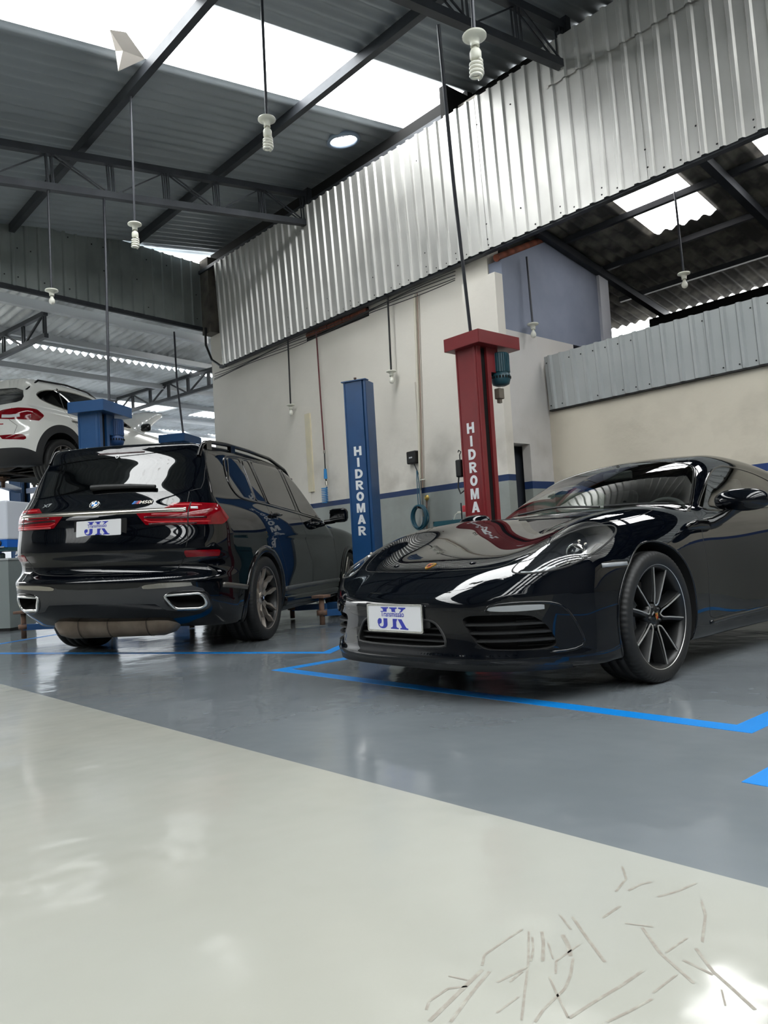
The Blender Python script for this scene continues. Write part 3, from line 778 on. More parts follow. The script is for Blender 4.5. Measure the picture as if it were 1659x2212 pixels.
def wheel(kind,parent,t,s,R,rr,w,spin=0.0,steer=0.0,ride=0.0):
    """wheel with tyre, rim, disc; t>0 is the left side of the car. Axis x, outer face towards +x"""
    x_out=w*.5-.01
    if kind not in WHEEL_CACHE:
        b=MB(); ring_x(b,[(rr+.004,x_out),(rr-.012,x_out-.004),(rr-.020,x_out-.03),(rr-.03,x_out-.10),(rr-.03,-w*.45),(rr+.004,-w*.48)])
        ring_x(b,[(0,x_out-.085),(.07,x_out-.085),(.085,x_out-.12),(.06,-.05),(0,-.05)],32)
        face=MB(); hub=MB()
        if kind=='coupe':
            ring_x(face,[(rr-.004,x_out-.012),(rr-.002,x_out+.002),(rr+.006,x_out+.003),(rr+.010,x_out-.004)],96)
            ring_x(b,[(.0,x_out-.03),(.035,x_out-.03),(.062,x_out-.036),(.066,x_out-.08)],32)
            for k in range(5):
                a0=math.radians(7.5+72*k)
                for sg in (-1,1):
                    pth=[(.256,.066),(.20,.050),(.15,.037),(.115,.028),(.09,.023),(.07,.018),(.058,.009),(.055,0)]
                    P=[rot2((r,l*sg),a0) for r,l in pth]
                    spoke_bar(face,P,lambda q:x_out-.004-.022*q,lambda q:x_out-.009-.022*q,.0058,.0058)
                    pd=[rot2((r,l*sg+sg*(.010 if r>.06 else .004)),a0) for r,l in pth[:6]]
                    spoke_bar(b,pd,lambda q:x_out-.009-.022*q,lambda q:x_out-.060-.02*q,.010,.040)
                    # rounded end near the rim
                cpt=[rot2((.250,l),a0) for l in np.linspace(-.062,.062,7)]
            bolts=MB()
            for k in range(5):
                a0=math.radians(43.5+72*k); bolts.lathe([(0,.012),(.008,.012),(.010,0)],8,T_(x_out-.035,.048*math.cos(a0),.048*math.sin(a0))@RX)
            cap=MB(); ring_x(cap,[(0,x_out-.020),(.020,x_out-.021),(.027,x_out-.026),(.029,x_out-.034)],24)
            crest=MB(); xx=x_out-.018
            crest.add([(xx,-.013,.017),(xx,.013,.017),(xx,.013,-.002),(xx,0,-.019),(xx,-.013,-.002)],[(0,1,2,3,4)])
            red=MB(); 
            for y0,z0 in ((-.012,.002),(.001,-.010)): red.add([(xx+.0008,y0,z0),(xx+.0008,y0+.010,z0),(xx+.0008,y0+.010,z0+.010),(xx+.0008,y0,z0+.010)],[(0,1,2,3)])
        else:
            ring_x(face,[(rr-.018,x_out-.035),(rr-.012,x_out-.010),(rr-.003,x_out),(rr+.006,x_out+.001),(rr+.010,x_out-.006)],96)
            ring_x(face,[(0,x_out-.05),(.03,x_out-.048),(.05,x_out-.055),(.07,x_out-.075),(.075,x_out-.11)],32)
            for k in range(5):
                a0=math.radians(18+72*k)
                for sg in (-1,1):
                    pth=[(.268,.070),(.20,.058),(.17,.060),(.12,.030),(.045,.020)]
                    P=[rot2((r,l*sg),a0) for r,l in pth]
                    spoke_bar(face,P,lambda q:x_out-.006-.055*q,lambda q:x_out-.05-.05*q,.020,.034)
                    P2=[rot2((r,(l-.021)*sg),a0) for r,l in pth[:4]]
                    spoke_bar(b,P2,lambda q:x_out-.03-.055*q,lambda q:x_out-.07-.05*q,.020,.026)
                P=[rot2((r,0),a0) for r in (.12,.09,.05)]
                spoke_bar(face,P,lambda q:x_out-.055-.005*q,lambda q:x_out-.10,.05,.05)
            bolts=MB()
            for k in range(5):
                a0=math.radians(54+72*k); bolts.lathe([(0,.012),(.009,.012),(.011,0)],8,T_(x_out-.085,.055*math.cos(a0),.055*math.sin(a0))@RX)
            cap=MB(); ring_x(cap,[(0,x_out-.038),(.024,x_out-.039),(.030,x_out-.044),(.031,x_out-.055)],24)
            crest=MB(); red=MB(); xx=x_out-.0365
            for q in range(4):
                tgt=crest if q%2 else red
                for i in range(4):
                    a,b2=math.pi/2*(q+i/4),math.pi/2*(q+(i+1)/4); tgt.add([(xx,0,0),(xx,.015*math.cos(a),.015*math.sin(a)),(xx,.015*math.cos(b2),.015*math.sin(b2))],[(0,1,2)])
        dsc=MB(); ring_x(dsc,[(.06,.01),(.175,.01),(.175,-.02),(.06,-.02)],48,False)
        for k in range(60):
            a=k*2.4; r=.10+.065*((k*7)%10)/10; dsc.lathe([(0,.0),(.004,0)],6,T_(.0115,r*math.cos(a),r*math.sin(a))@RX)
        cal=MB(); 
        P=[(.165*math.cos(q),.165*math.sin(q)) for q in np.linspace(math.radians(150),math.radians(210),7)]
        spoke_bar(cal,P,lambda q:.05,lambda q:-.05,.05,.05)
        WHEEL_CACHE[kind]=dict(tyre=tyre_mesh(R,rr,w).mesh('tyre'),rim=b.mesh('rim'),face=face.mesh('rim_face'),bolts=bolts.mesh('wheel_bolts'),cap=cap.mesh('hub_cap'),crest=crest.mesh('hub_badge'),red=red.mesh('hub_badge_detail'),disc=dsc.mesh('brake_disc'),cal=cal.mesh('brake_caliper'))
    C_=WHEEL_CACHE[kind]
    o=link('wheel',C_['rim'],MAT['rim_dark'],parent)
    o.location=(t,s,R+ride); o.rotation_mode='XYZ'
    M=Matrix.Rotation(steer,4,'Z')@Matrix.Rotation(0 if t>0 else math.pi,4,'Z')@Matrix.Rotation(spin,4,'X')
    o.rotation_euler=M.to_euler()
    link('tyre',C_['tyre'],MAT['rubber'],o)
    link('rim_face',C_['face'],MAT['machined'] if kind=='coupe' else MAT['rim_bronze'],o)
    link('wheel_bolts',C_['bolts'],MAT['matt_black'],o,kind='stuff')
    link('hub_cap',C_['cap'],MAT['gloss_black'],o)
    link('hub_badge',C_['crest'],MAT['gold'] if kind=='coupe' else MAT['badge_white'],o)
    link('hub_badge_detail',C_['red'],MAT['badge_red'] if kind=='coupe' else MAT['badge_blue'],o)
    link('brake_disc',C_['disc'],MAT['disc'],o)
    link('brake_caliper',C_['cal'],MAT['rim_dark'],o)
    return o
def arc(cx,cy,r,a0,a1,n=10): return [(cx+r*math.cos(math.radians(a0+(a1-a0)*i/n)),cy+r*math.sin(math.radians(a0+(a1-a0)*i/n))) for i in range(n+1)]
def rrect(w,h,r,n=5):
    P=[]
    for cx,cy,a in ((w/2-r,h/2-r,0),(-w/2+r,h/2-r,90),(-w/2+r,-h/2+r,180),(w/2-r,-h/2+r,270)): P+=arc(cx,cy,r,a,a+90,n)
    return P
def plate(parent,M,framed):
    """registration plate 400 x 130 mm in the local xy plane, printed with the workshop's name"""
    p=MB().prism(rrect(.40,.13,.008),-.002,.002,M).build('license_plate',MAT['plate'],parent,label='white plate printed JK Transmissão in blue')
    if framed:
        fr=MB(); o=rrect(.412,.142,.013); i=rrect(.392,.122,.007); n=len(o)
        V=[(x,y,-.006) for x,y in o]+[(x,y,.004) for x,y in o]+[(x,y,.004) for x,y in i]+[(x,y,.0015) for x,y in i]; F=[]
        for k in range(n):
            j=(k+1)%n
            for q in range(3): F.append((q*n+k,q*n+j,(q+1)*n+j,(q+1)*n+k))
        fr.add([(M@Vector(v))[:] for v in V],F).build('plate_frame',MAT['chrome'],p)
    def L(name,px):
        P=[((x-205)/1190*.40-.20,(470-y)/590*.13) for x,y in px]
        bm=MB(); bm.prism(P[::-1],.002,.0032,M); bm.build(name,MAT['plate_blue'],p)
    # J and K are cut by the word that runs across them
    L('letter_piece',[(515,222),(680,222),(680,248),(655,254),(643,272),(640,330),(562,330),(560,278),(545,254),(515,246)])
    L('letter_piece',[(705,226),(872,226),(872,254),(845,260),(830,275),(830,330),(755,330),(752,282),(738,260),(705,252)])
    L('letter_piece',[(903,228),(1058,228),(1058,254),(1020,272),(975,330),(930,330),(962,290),(955,268),(903,256)])
    hook=[(560,480),(645,480),(645,610)]+[(540+105*math.cos(math.radians(a)),612+102*math.sin(math.radians(a))) for a in range(0,181,15)][1:]+[(422,590),(425,530),(448,490),(478,480),(505,492),(516,520),(512,575),(496,602),(470,606),(456,625),(478,668),(515,676),(545,664),(560,620)]
    L('letter_piece',hook)
    L('letter_piece',[(768,485),(870,485),(842,560),(842,660),(858,684),(890,690),(890,716),(720,712),(720,686),(752,678),(768,650)])
    L('letter_piece',[(880,490),(960,490),(1040,650),(1062,686),(1098,694),(1098,724),(925,718),(925,694),(962,680),(955,650)])
    text('lettering','Transmissão',.040,MAT['plate_blue'],p,M@T_(-.013,.0068,.0022),.0004,.0006,.86)
    return p
# ================================================================ black sports coupe: surface
_zc=spline([(-1.2,.38),(-1.05,.455),(-.97,.50),(-.88,.56),(-.75,.632),(-.5,.718),(-.25,.782),(0,.832),(.3,.884),(.6,.918),(1.0,.93),(1.8,.94),(2.6,.93),(3.1,.90),(3.5,.84)])
_zb=spline([(-1.2,-.04),(-.9,-.03),(-.7,.008),(-.5,.042),(-.3,.064),(-.05,.062),(.3,.034),(.7,-.018),(1.2,-.03),(1.8,0),(2.3,.05),(2.6,.05),(3.1,.02),(3.6,0)])
_W=spline([(-1.3,.84),(-.6,.885),(-.2,.905),(0,.907),(.35,.902),(.7,.884),(1.2,.88),(1.7,.888),(2.2,.903),(2.5,.905),(3.0,.885),(3.5,.83)])
_din=spline([(0,.10),(.10,.055),(.17,.03),(.28,.010),(.45,0),(.58,.003),(.7,.022),(.8,.055),(.9,.11),(1.1,.25)])
_cf=spline([(0,0),(.2,.004),(.4,.025),(.55,.075),(.65,.145),(.74,.245),(.81,.365),(.86,.50),(.90,.70),(1.1,1.9)])
_Pg=spline([(.1,.66),(.30,.81),(.45,.905),(.6,.985),(.8,1.085),(1.0,1.17),(1.2,1.235),(1.4,1.275),(1.6,1.293),(1.8,1.293),(2.1,1.262),(2.4,1.20),(2.7,1.11),(3.0,1.01),(3.3,.92),(3.6,.82)])
_wg=spline([(.6,.83),(.80,.785),(.9,.748),(1.0,.698),(1.1,.635),(1.2,.555),(1.3,.44),(1.5,.2)])
def coupeF(s,a,z):
    top=z-(_zc(s)+_zb(s)*gauss(a,.64,.19)-.02*a*a)
    side=a-(_W(s)-_din(z)-.012*gauss(s,1.2,.6)*gauss(z,.40,.14))
    fr=(-.985+_cf(a)+.35*np.maximum(z-.50,0)+.7*np.maximum(.19-z,0)-.007*gauss(z,.215,.022)+.012*gauss(z,.33,.07)*gauss(a,0,.5))-s
    rr=s-(3.36-.10*a*a-.25*np.abs(z-.6))
    L=smax(top,side,.13+.10*step(1.2-s,.3,1.2)); L=smax(L,fr,.045); L=smax(L,rr,.10); L=smax(L,(.178-.02*step(s,0,.6)-.022*step(a,.6,.86)*(1-step(s,-.1,.5)))-z,.03)
    sp=s-.40*a*a*(1-step(s,1.0,1.9))
    g=smax(z-(_Pg(sp)-.10*a*a),a-(_wg(z)-.12*np.maximum(s-1.7,0)**2*.6),.075)
    g=smax(smax(g,s-3.3,.05),smax(.25-sp,.62-z,.03),.03)
    return smin(L,g,.035)
def build_coupe():
    B=Body(coupeF,(-.25,.45),(2.6,.5),96,210,420)
    car=empty('sports_coupe',(-2.884,3.6,0),label='glossy black two-door sports coupe, nose towards the white walkway, inside blue floor lines',cat='car')
    P_=B.part
    R=.375
    for sc_,nm in ((0.0,'arch'),(2.475,'arch')):
        B.cut(nm,lambda P,sc_=sc_:np.hypot(P[:,1]-sc_,P[:,2]-.335)-(R if sc_==0 else R+.005),np.abs(B.P[:,0])>.5)
    # outer panels
    both=lambda q:[(t,s) for t,s in q]+[(-t,s) for t,s in q[::-1]]
    HOOD=both([(.0,-.775),(.2,-.772),(.42,-.755),(.52,-.735),(.565,-.66),(.60,-.55),(.655,-.42),(.715,-.30),(.75,-.05),(.745,.2),(.70,.40),(.45,.41),(.2,.37),(0,.36)])
    B.cutpoly('hood',HOOD,'top',cond=lambda P:P[:,1]<.6)
    B.cut('front_bumper',lambda P:polysd(P[:,[1,2]],np.array([(-1.3,.0),(-1.3,.53),(-.9,.585),(-.76,.60),(-.55,.622),(-.30,.612),(-.30,0)])),B.P[:,1]<.0,over=['body'])
    for sd in (1,-1):
        B.cutpoly('door',[(.69,.875),(.625,.81),(.564,.71),(.548,.54),(.545,.28),(.60,.262),(1.62,.27),(1.74,.34),(1.80,.55),(1.84,.78),(1.82,.90)],'side',sd,1,over=['body'])
    SILL=[(.50,.12),(.50,.262),(2.05,.28),(2.05,.12)]
    for sd in (1,-1): B.cutpoly('side_skirt',SILL,'side',sd,0,over=['body'])
    ws=both([(0,1.268),(.30,1.245),(.535,1.205),(.60,1.08),(.695,.82),(.765,.60),(.74,.555),(.40,.462),(0,.43)][::-1])
    B.cutpoly('windshield',ws,'top',None,1,cond=lambda P:(P[:,1]>.35)&(P[:,2]>.84))
    WIN=[(.765,.868),(.86,.935),(1.05,1.035),(1.22,1.112),(1.37,1.158),(1.51,1.176),(1.67,1.170),(1.9,1.138),(2.1,1.082),(2.28,1.005),(2.36,.935),(2.28,.902),(1.72,.884),(1.2,.868)]
    for sd in (1,-1): B.cutpoly('side_glass',WIN,'side',sd,2,cond=lambda P:P[:,2]>.84)
    B.cutpoly('rear_glass',both([(0,3.05),(.35,3.0),(.5,2.85),(.47,2.45),(.40,2.2),(0,2.15)]),'top',None,2,cond=lambda P:P[:,2]>.9)
    HL=[(.770,.797),(.740,.806),(.700,.796),(.660,.752),(.620,.695),(.580,.637),(.588,.603),(.673,.597),(.742,.601),(.793,.618),(.828,.654),(.826,.705),(.806,.755)]
    IN=[(.414,.414),(.55,.418),(.693,.414),(.731,.383),(.752,.335),(.764,.288),(.761,.263),(.732,.254),(.60,.256),(.517,.262),(.477,.298),(.441,.349)]
    IC=[(-.315,.262),(.315,.262),(.325,.29),(.300,.340),(.262,.385),(.21,.395),(-.21,.395),(-.262,.385),(-.300,.340),(-.325,.29)]
    DRL=[(.536,.437),(.552,.456),(.674,.459),(.745,.455),(.772,.438),(.708,.431),(.620,.430)]
    MK=[(-.50,.621),(-.37,.626),(-.247,.624),(-.272,.588),(-.39,.592)]
    for sd in (1,-1):
        B.cutpoly('headlight',HL,'front',sd,2,cond=lambda P:(P[:,1]<.2))
        B.cutpoly('intake',IN,'front',sd,2,over=['front_bumper'])
        B.cutpoly('lamp_strip',DRL,'front',sd,1,over=['front_bumper'])
        B.cutpoly('side_marker',MK,'side',sd,0,cond=lambda P:P[:,1]<0)
    B.cutpoly('center_intake',IC,'front',None,2,over=['front_bumper'])
    # --- emit panels
    pm=MAT['paint']
    P_('body','body_shell',pm,car); P_('hood','hood',pm,car); P_('front_bumper','front_bumper',pm,car)
    for sd,nm in ((1,'left'),(-1,'right')):
        on=lambda c,sd=sd:c[:,0]*sd>0
        dr=P_('door','door',pm,car,only=on)
        P_('side_skirt','side_skirt',pm,car,only=on)
        P_('side_glass','side_window',MAT['glass_side'],car,only=on,label='pale green tinted side glass')
        hl=P_('headlight','headlight',MAT['lamp_shell'],car,-.055,-.055,only=on,label='clear teardrop headlight with round projector')
        P_('headlight','headlight_lens',MAT['glass_clear'],hl,.001,.004,only=on)
        c=B.front([(sd*.772,.702)])[0]; n=B.grad(c[None])[0]
        ctr=Vector(c)-Vector(n)*.034; fw=Vector((sd*.25,-1,-.02)).normalized(); Mq=Matrix.Translation(ctr)@fw.to_track_quat('Z','Y').to_matrix().to_4x4()
        MB().lathe([(.046,-.02),(.046,.010),(.041,.014),(.036,.006)],32,Mq).build('projector_ring',MAT['chrome'],hl)
        MB().lathe([(0,.016),(.014,.013),(.027,.004),(.036,-.006)],32,Mq).build('projector_lens',mat('projector_glass','24272c',.03,coat=1),hl)
        for dz,dt in ((.040,.050),(.056,.020),(-.036,-.060),(-.050,-.030)):
            MB().lathe([(0,.003),(.006,.002),(.008,-.006)],12,Mq@Matrix.Translation((dt,dz,-.004))).build('daytime_led',MAT['satin'],hl)
        # bright reflector blade behind the projector
        q=B.front([(sd*t,z) for t,z in ((.80,.74),(.815,.70),(.80,.655),(.77,.63))]); nn=B.grad(q); q=q-nn*.035
        B2=MB(); w_=.02
        V=[tuple(p) for p in q]+[tuple(p+np.array([-sd*w_,-.01,0])) for p in q]
        B2.add(V,[(i,i+1,i+5,i+4) for i in range(3)],True).build('reflector',MAT['satin'],hl)
        # indicator blade low in the lamp
        q=B.front(B.dense([(sd*.61,.625),(sd*.70,.622),(sd*.76,.632)],.02)); nn=B.grad(q); q=q-nn*.03
        m_=MB(); m_.tube([tuple(p) for p in q],.006,6); m_.build('indicator_strip',MAT['lamp_white'],hl)
        rim=B.front(chaikin(np.array(HL)*[sd,1],2)); B.ribbon(B.stick(rim),'lamp_gasket',MAT['seam'],hl,.011,.0014,True)
        it=P_('intake','air_intake',MAT['darkgap'],car,-.085,-.085,only=on)
        for z,t0,t1 in ((.372,.432,.737),(.333,.452,.752),(.297,.482,.758)):
            q=B.front(B.dense([(sd*t0,z),(sd*t1,z)],.02)); V=[];F=[]; k=len(q)
            for p in q:
                for dy,dz in ((.006,-.005),(.006,.005),(.034,.009),(.034,-.001)): V.append((p[0],p[1]+dy,p[2]+dz))
            for i in range(k-1):
                for j in range(4): F.append((i*4+j,i*4+(j+1)%4,(i+1)*4+(j+1)%4,(i+1)*4+j))
            MB().add(V,F).build('slat',MAT['matt_black'],it)
        fine=MB()
        for z in np.arange(.27,.41,.014):
            q=B.front(B.dense([(sd*.62,z),(sd*.75,z)],.03)); fine.tube([(p[0],p[1]+.06,p[2]) for p in q],.0025,4)
        fine.build('intake_mesh',MAT['matt_black'],it,kind='stuff')
        fr=B.front(B.dense(chaikin(np.array([(.536,.436),(.55,.462),(.65,.470),(.752,.466),(.79,.44),(.812,.37),(.83,.28),(.825,.25),(.79,.238),(.745,.240)])*[sd,1],2,False),.02))
        B.ribbon(B.stick(fr),'bumper_crease',pm,car,.012,.004)
        dl=P_('lamp_strip','front_light_strip',MAT['strip_lens'],car,.003,.006,only=on,label='slim white front light strip')
        mk=P_('side_marker','side_marker',MAT['gloss_black'],car,.002,.004,only=on)
        q=B.side(B.dense([(-.44,.611),(-.275,.611)],.03),sd); B.ribbon(q,'marker_lens',MAT['strip_lens'],mk,.022,.006)
        # window surround
        q=B.stick(B.side(B.dense(chaikin(np.array(WIN),2),.03,True),sd)); B.ribbon(q,'window_frame',MAT['gloss_black'],car,.016,.003,True)
        q=B.side(B.dense([(.69,.872),(.625,.81),(.564,.71),(.548,.54),(.545,.28),(.60,.262),(1.62,.27),(1.74,.34),(1.80,.55),(1.84,.78),(1.82,.90)],.03),sd)
        B.ribbon(q,'door_gap',MAT['seam'],dr,.006,.0005)
        q=B.side(B.dense([(.56,.242),(1.2,.25),(2.0,.262)],.04),sd); B.ribbon(q,'skirt_crease',pm,car,.02,.007)
        # wheel arch liners and lips
        for sc_ in (0,2.475):
            rr_=R if sc_==0 else R+.005
            th=np.radians(np.linspace(-28,208,60)); ed=np.stack([sc_+rr_*np.cos(th),.335+rr_*np.sin(th)],1); ed[:,1]=np.maximum(ed[:,1],.16)
            q=B.side(ed,sd); V=[];F=[]
            for p in q: V+=[tuple(p),(p[0]*.985,p[1]+.0,p[2]),(sd*.42,p[1],p[2])]
            for i in range(len(q)-1): F+=[(i*3,i*3+3,i*3+4,i*3+1),(i*3+1,i*3+4,i*3+5,i*3+2)]
            k=len(V); V.append((sd*.42,sc_,.335)); F+=[(k,i*3+2,i*3+5) for i in range(len(q)-1)]
            MB().add(V,F).build('wheel_arch_liner',MAT['darkgap'],car)
            lip=B.stick(q-np.array([0,0,0])); B.ribbon(q,'wheel_arch_lip',pm,car,.010,.004)
        # mirror
        c0=(sd*1.0,.79,.905)
        V=[];F=[]; nu,nv=28,18
        for i in range(nv+1):
            ph=math.pi*i/nv
            for j in range(nu):
                a=2*math.pi*j/nu; ct,st=math.cos(a),math.sin(a); sp=math.sin(ph)
                pw=lambda v,e:math.copysign(abs(v)**e,v); x=.150*pw(sp,.8)*pw(ct,.85); z=.070*pw(math.cos(ph),.85)*(1 if math.cos(ph)>0 else .85)+.012*ct*sp*sd*0; y=.085*sp*st
                if y>.03: y=.03+(y-.03)*.25
                V.append((c0[0]+x+sd*0,c0[1]+y+.04*(x*sd),c0[2]+z-.10*x*sd*.3))
        for i in range(nv):
            for j in range(nu): F.append((i*nu+j,i*nu+(j+1)%nu,(i+1)*nu+(j+1)%nu,(i+1)*nu+j))
        mir=MB().add(V,F,True).build('door_mirror',pm,car)
        a=MB(); a.tube([(sd*.80,.66,.780),(sd*.865,.71,.790),(sd*.91,.745,.82),(sd*.95,.77,.855),(sd*.99,.78,.885)],[.036,.034,.030,.032,.04],12); a.build('mirror_arm',MAT['gloss_black'],mir)
        a=MB(); q=B.side([(s_,.782-.012*gauss(s_,.42,.06)) for s_ in (.42,.46,.54,.64,.74,.82,.88)],sd); a.tube([tuple(p) for p in q],[.008,.020,.030,.034,.030,.020,.008],12); a.build('mirror_foot',MAT['gloss_black'],mir)
        a=MB(); a.lathe([(0,0),(1,0)],24,Matrix.Translation((sd*1.0,.826,.903))@Matrix.Rotation(-math.pi/2,4,'X')@Matrix.Diagonal((.11,.05,1,1))); a.build('mirror_glass',MAT['chrome'],mir)
        # door handle
        q=B.side(B.dense([(1.52,.735),(1.70,.742)],.02),sd); B.ribbon(q,'door_handle',pm,dr,.026,.012)
        for s_,w_ in ((0,.235),(2.475,.265)):
            wheel('coupe',car,sd*(.898-w_/2),s_,.33,.262,.235,spin=0.0)
    P_('windshield','windshield',MAT['glass_ws'],car,.0)
    P_('rear_glass','rear_window',MAT['glass_dark'],car)
    ci=P_('center_intake','center_intake',MAT['darkgap'],car,-.05,-.05)
    for z in (.292,.322,.352):
        q=B.front(B.dense([(-.30,z),(.30,z)],.03)); V=[];F=[]
        for p in q:
            for dy,dz in ((.014,-.004),(.014,.004),(.04,.008),(.04,.0)): V.append((p[0],p[1]+dy,p[2]+dz))
        for i in range(len(q)-1):
            for j in range(4): F.append((i*4+j,i*4+(j+1)%4,(i+1)*4+(j+1)%4,(i+1)*4+j))
        MB().add(V,F).build('slat',MAT['matt_black'],ci)
    q=B.stick(B.front(B.dense(chaikin(np.array(IC),2),.02,True))); B.ribbon(q,'intake_frame',MAT['matt_black'],ci,.014,.003,True)
    # windscreen frit, gaskets, gaps
    q=B.stick(B.top(B.dense(chaikin(np.array(ws),1),.03,True))); B.ribbon(q,'windshield_frame',MAT['gloss_black'],car,.022,.002,True)
    q=B.stick(B.top(B.dense(chaikin(np.array(HOOD),2),.03,True))); B.ribbon(q,'hood_gap',MAT['seam'],car,.005,.0005,True)
    # lower lip
    tt=np.linspace(-.80,.80,60); zz=np.full(60,.196); q=B.front(np.stack([tt,zz],1)); V=[];F=[]
    for p in q: V+=[(p[0],p[1]+.004,.200),(p[0]*.99,p[1]+.010,.158),(p[0]*.93,p[1]+.20,.150)]
    for i in range(59): F+=[(i*3,i*3+1,i*3+4,i*3+3),(i*3+1,i*3+2,i*3+5,i*3+4)]
    MB().add(V,F,True).build('front_lip',MAT['matt_black'],car)
    # plate, carrier, crest, washers, wipers
    MB().prism(rrect(.47,.12,.01),-.02,.012,Matrix.Translation((0,-.965,.415))@Matrix.Rotation(math.pi/2,4,'X')).build('plate_carrier',MAT['matt_black'],car)
    plate(car,Matrix.Translation((-.004,-.990,.400))@Matrix.Rotation(math.pi/2,4,'X'),True)
    c=B.top([(0,-.72)])[0]; n=Vector(B.grad(c[None])[0]); X_=Vector((1,0,0)); Y_=n.cross(X_)
    Mb=Matrix(((X_.x,Y_.x,n.x,c[0]),(X_.y,Y_.y,n.y,c[1]),(X_.z,Y_.z,n.z,c[2]),(0,0,0,1)))
    sh=[(-.024,.030),(0,.034),(.024,.030),(.026,.004),(.016,-.022),(0,-.036),(-.016,-.022),(-.026,.004)]
    bd=MB().prism(sh[::-1],-.002,.004,Mb).build('hood_crest',MAT['gold'],car)
    m=MB(); m.prism([(-.020,.004),(-.002,.004),(-.002,.024),(-.020,.022)],.004,.005,Mb); m.prism([(.002,-.004),(.018,-.004),(.010,-.022),(.002,-.028)],.004,.005,Mb); m.build('crest_red',MAT['badge_red'],bd)
    m=MB(); m.prism([(.002,.006),(.020,.006),(.018,.012),(.002,.012)],.004,.005,Mb); m.prism([(.002,.018),(.020,.017),(.020,.022),(.002,.023)],.004,.005,Mb); m.prism([(-.018,-.004),(-.002,-.004),(-.002,-.010),(-.016,-.010)],.004,.005,Mb); m.prism([(-.007,-.008),(.007,-.008),(.007,.008),(-.007,.008)],.0045,.006,Mb); m.build('crest_black',MAT['gloss_black'],bd)
    for sd in (1,-1):
        c=B.top([(sd*.283,-.695)])[0]; MB().lathe([(0,.004),(.014,.003),(.019,-.002)],16,Matrix.Translation(c)@Matrix.Diagonal((1.3,.8,1,1))).build('washer_cover',pm,car)
    for t0,s0,t1,s1 in ((-.35,.50,.28,.455),(.30,.50,.66,.575)):
        q=B.top(B.dense([(t0,s0),((t0+t1)/2,(s0+s1)/2+.03),(t1,s1+.03)],.04)); q=q+B.grad(q)*.018; m=MB(); m.tube([tuple(p) for p in q],.008,6); m.build('wiper',MAT['matt_black'],car)
    # cabin
    m=MB(); m.box((-.74,.50,.62),(.74,.95,.80),None,.03); m.box((-.70,.60,.78),(.70,.86,.84),None,.025); m.build('dashboard',MAT['leather'],car)
    m=MB(); m.box((-.74,.5,.20),(.74,2.4,.28)); m.box((-.15,.9,.28),(.15,2.1,.55),None,.03); m.build('cabin_floor',MAT['leather'],car)
    for sd in (1,-1):
        st=MB(); st.box((sd*.40-.25,1.10,.30),(sd*.40+.25,1.62,.46),None,.05)
        Mt=Matrix.Translation((sd*.40,1.66,.42))@Matrix.Rotation(math.radians(-18),4,'X'); st.box((-.24,-.06,0),(.24,.07,.52),Mt,.05); st.box((-.14,-.05,.50),(.14,.05,.72),Mt,.045)
        st.build('seat',MAT['leather'],car)
    Ms=Matrix.Translation((.40,.98,.80))@Matrix.Rotation(math.radians(65),4,'X')
    sw=MB(); sw.tube([(Ms@Vector((.185*math.cos(a),.185*math.sin(a),0)))[:] for a in np.linspace(0,2*math.pi,40,endpoint=False)],.015,8,True)
    for a in (0,math.pi,-math.pi/2): sw.tube([(Ms@Vector((.03*math.cos(a),.03*math.sin(a),0)))[:],(Ms@Vector((.18*math.cos(a),.18*math.sin(a),0)))[:]],.016,6)
    sw.lathe([(0,.02),(.05,.015),(.06,-.01)],16,Ms); sw.build('steering_wheel',MAT['leather'],car)
    m=MB(); m.box((-.11,1.16,1.135),(.11,1.19,1.195),None,.012); m.tube([(0,1.17,1.19),(0,1.19,1.235)],.012,8); m.build('rear_view_mirror',MAT['matt_black'],car)
    m=MB(); m.lathe([(0,.004),(.022,.003),(.026,0)],20,Matrix.Translation(B.top([(-.16,1.16)])[0]-np.array([0,0,.008]))); m.build('windshield_sensor',MAT['chrome'],car)
    return car
coupe=build_coupe()
# ================================================================ large black suv: surface
_bh=spline([(-1.0,.80),(-.9,.93),(-.6,1.06),(0,1.12),(.6,1.16),(1.0,1.20),(2.0,1.25),(3.0,1.29),(3.6,1.31),(4.4,1.33)])
_bW=spline([(-1.1,.91),(-.5,.965),(0,.985),(.6,.978),(1.5,.972),(2.4,.978),(3.1,.995),(3.6,.985),(4.0,.972),(4.4,.96)])
_bd=spline([(.1,.14),(.2,.08),(.3,.035),(.42,.008),(.6,-.006),(.8,.002),(.95,.010),(1.08,.025),(1.18,.05),(1.28,.09),(1.4,.155)])
_bP=spline([(.3,.95),(.6,1.13),(.9,1.33),(1.2,1.53),(1.5,1.69),(1.75,1.765),(2.1,1.805),(2.6,1.825),(3.1,1.825),(3.6,1.81),(3.95,1.79),(4.3,1.76)])
_bg=spline([(1.0,.970),(1.15,.945),(1.25,.918),(1.35,.886),(1.5,.834),(1.65,.780),(1.75,.74),(1.9,.66)])
_br=spline([(.1,3.85),(.25,3.98),(.34,4.13),(.42,4.22),(.52,4.262),(.60,4.280),(.645,4.278),(.69,4.225),(.75,4.195),(.81,4.212),(.86,4.243),(.90,4.247),(1.0,4.232),(1.1,4.215),(1.18,4.20),(1.24,4.155),(1.30,4.10),(1.36,4.052),(1.44,4.000),(1.52,3.949),(1.60,3.898),(1.68,3.848),(1.74,3.822),(1.80,3.79),(1.88,3.66)])
_bc=spline([(0,0),(.3,.006),(.5,.022),(.65,.05),(.75,.085),(.83,.14),(.89,.215),(.94,.325),(.98,.50),(1.02,.85),(1.3,2.6)])
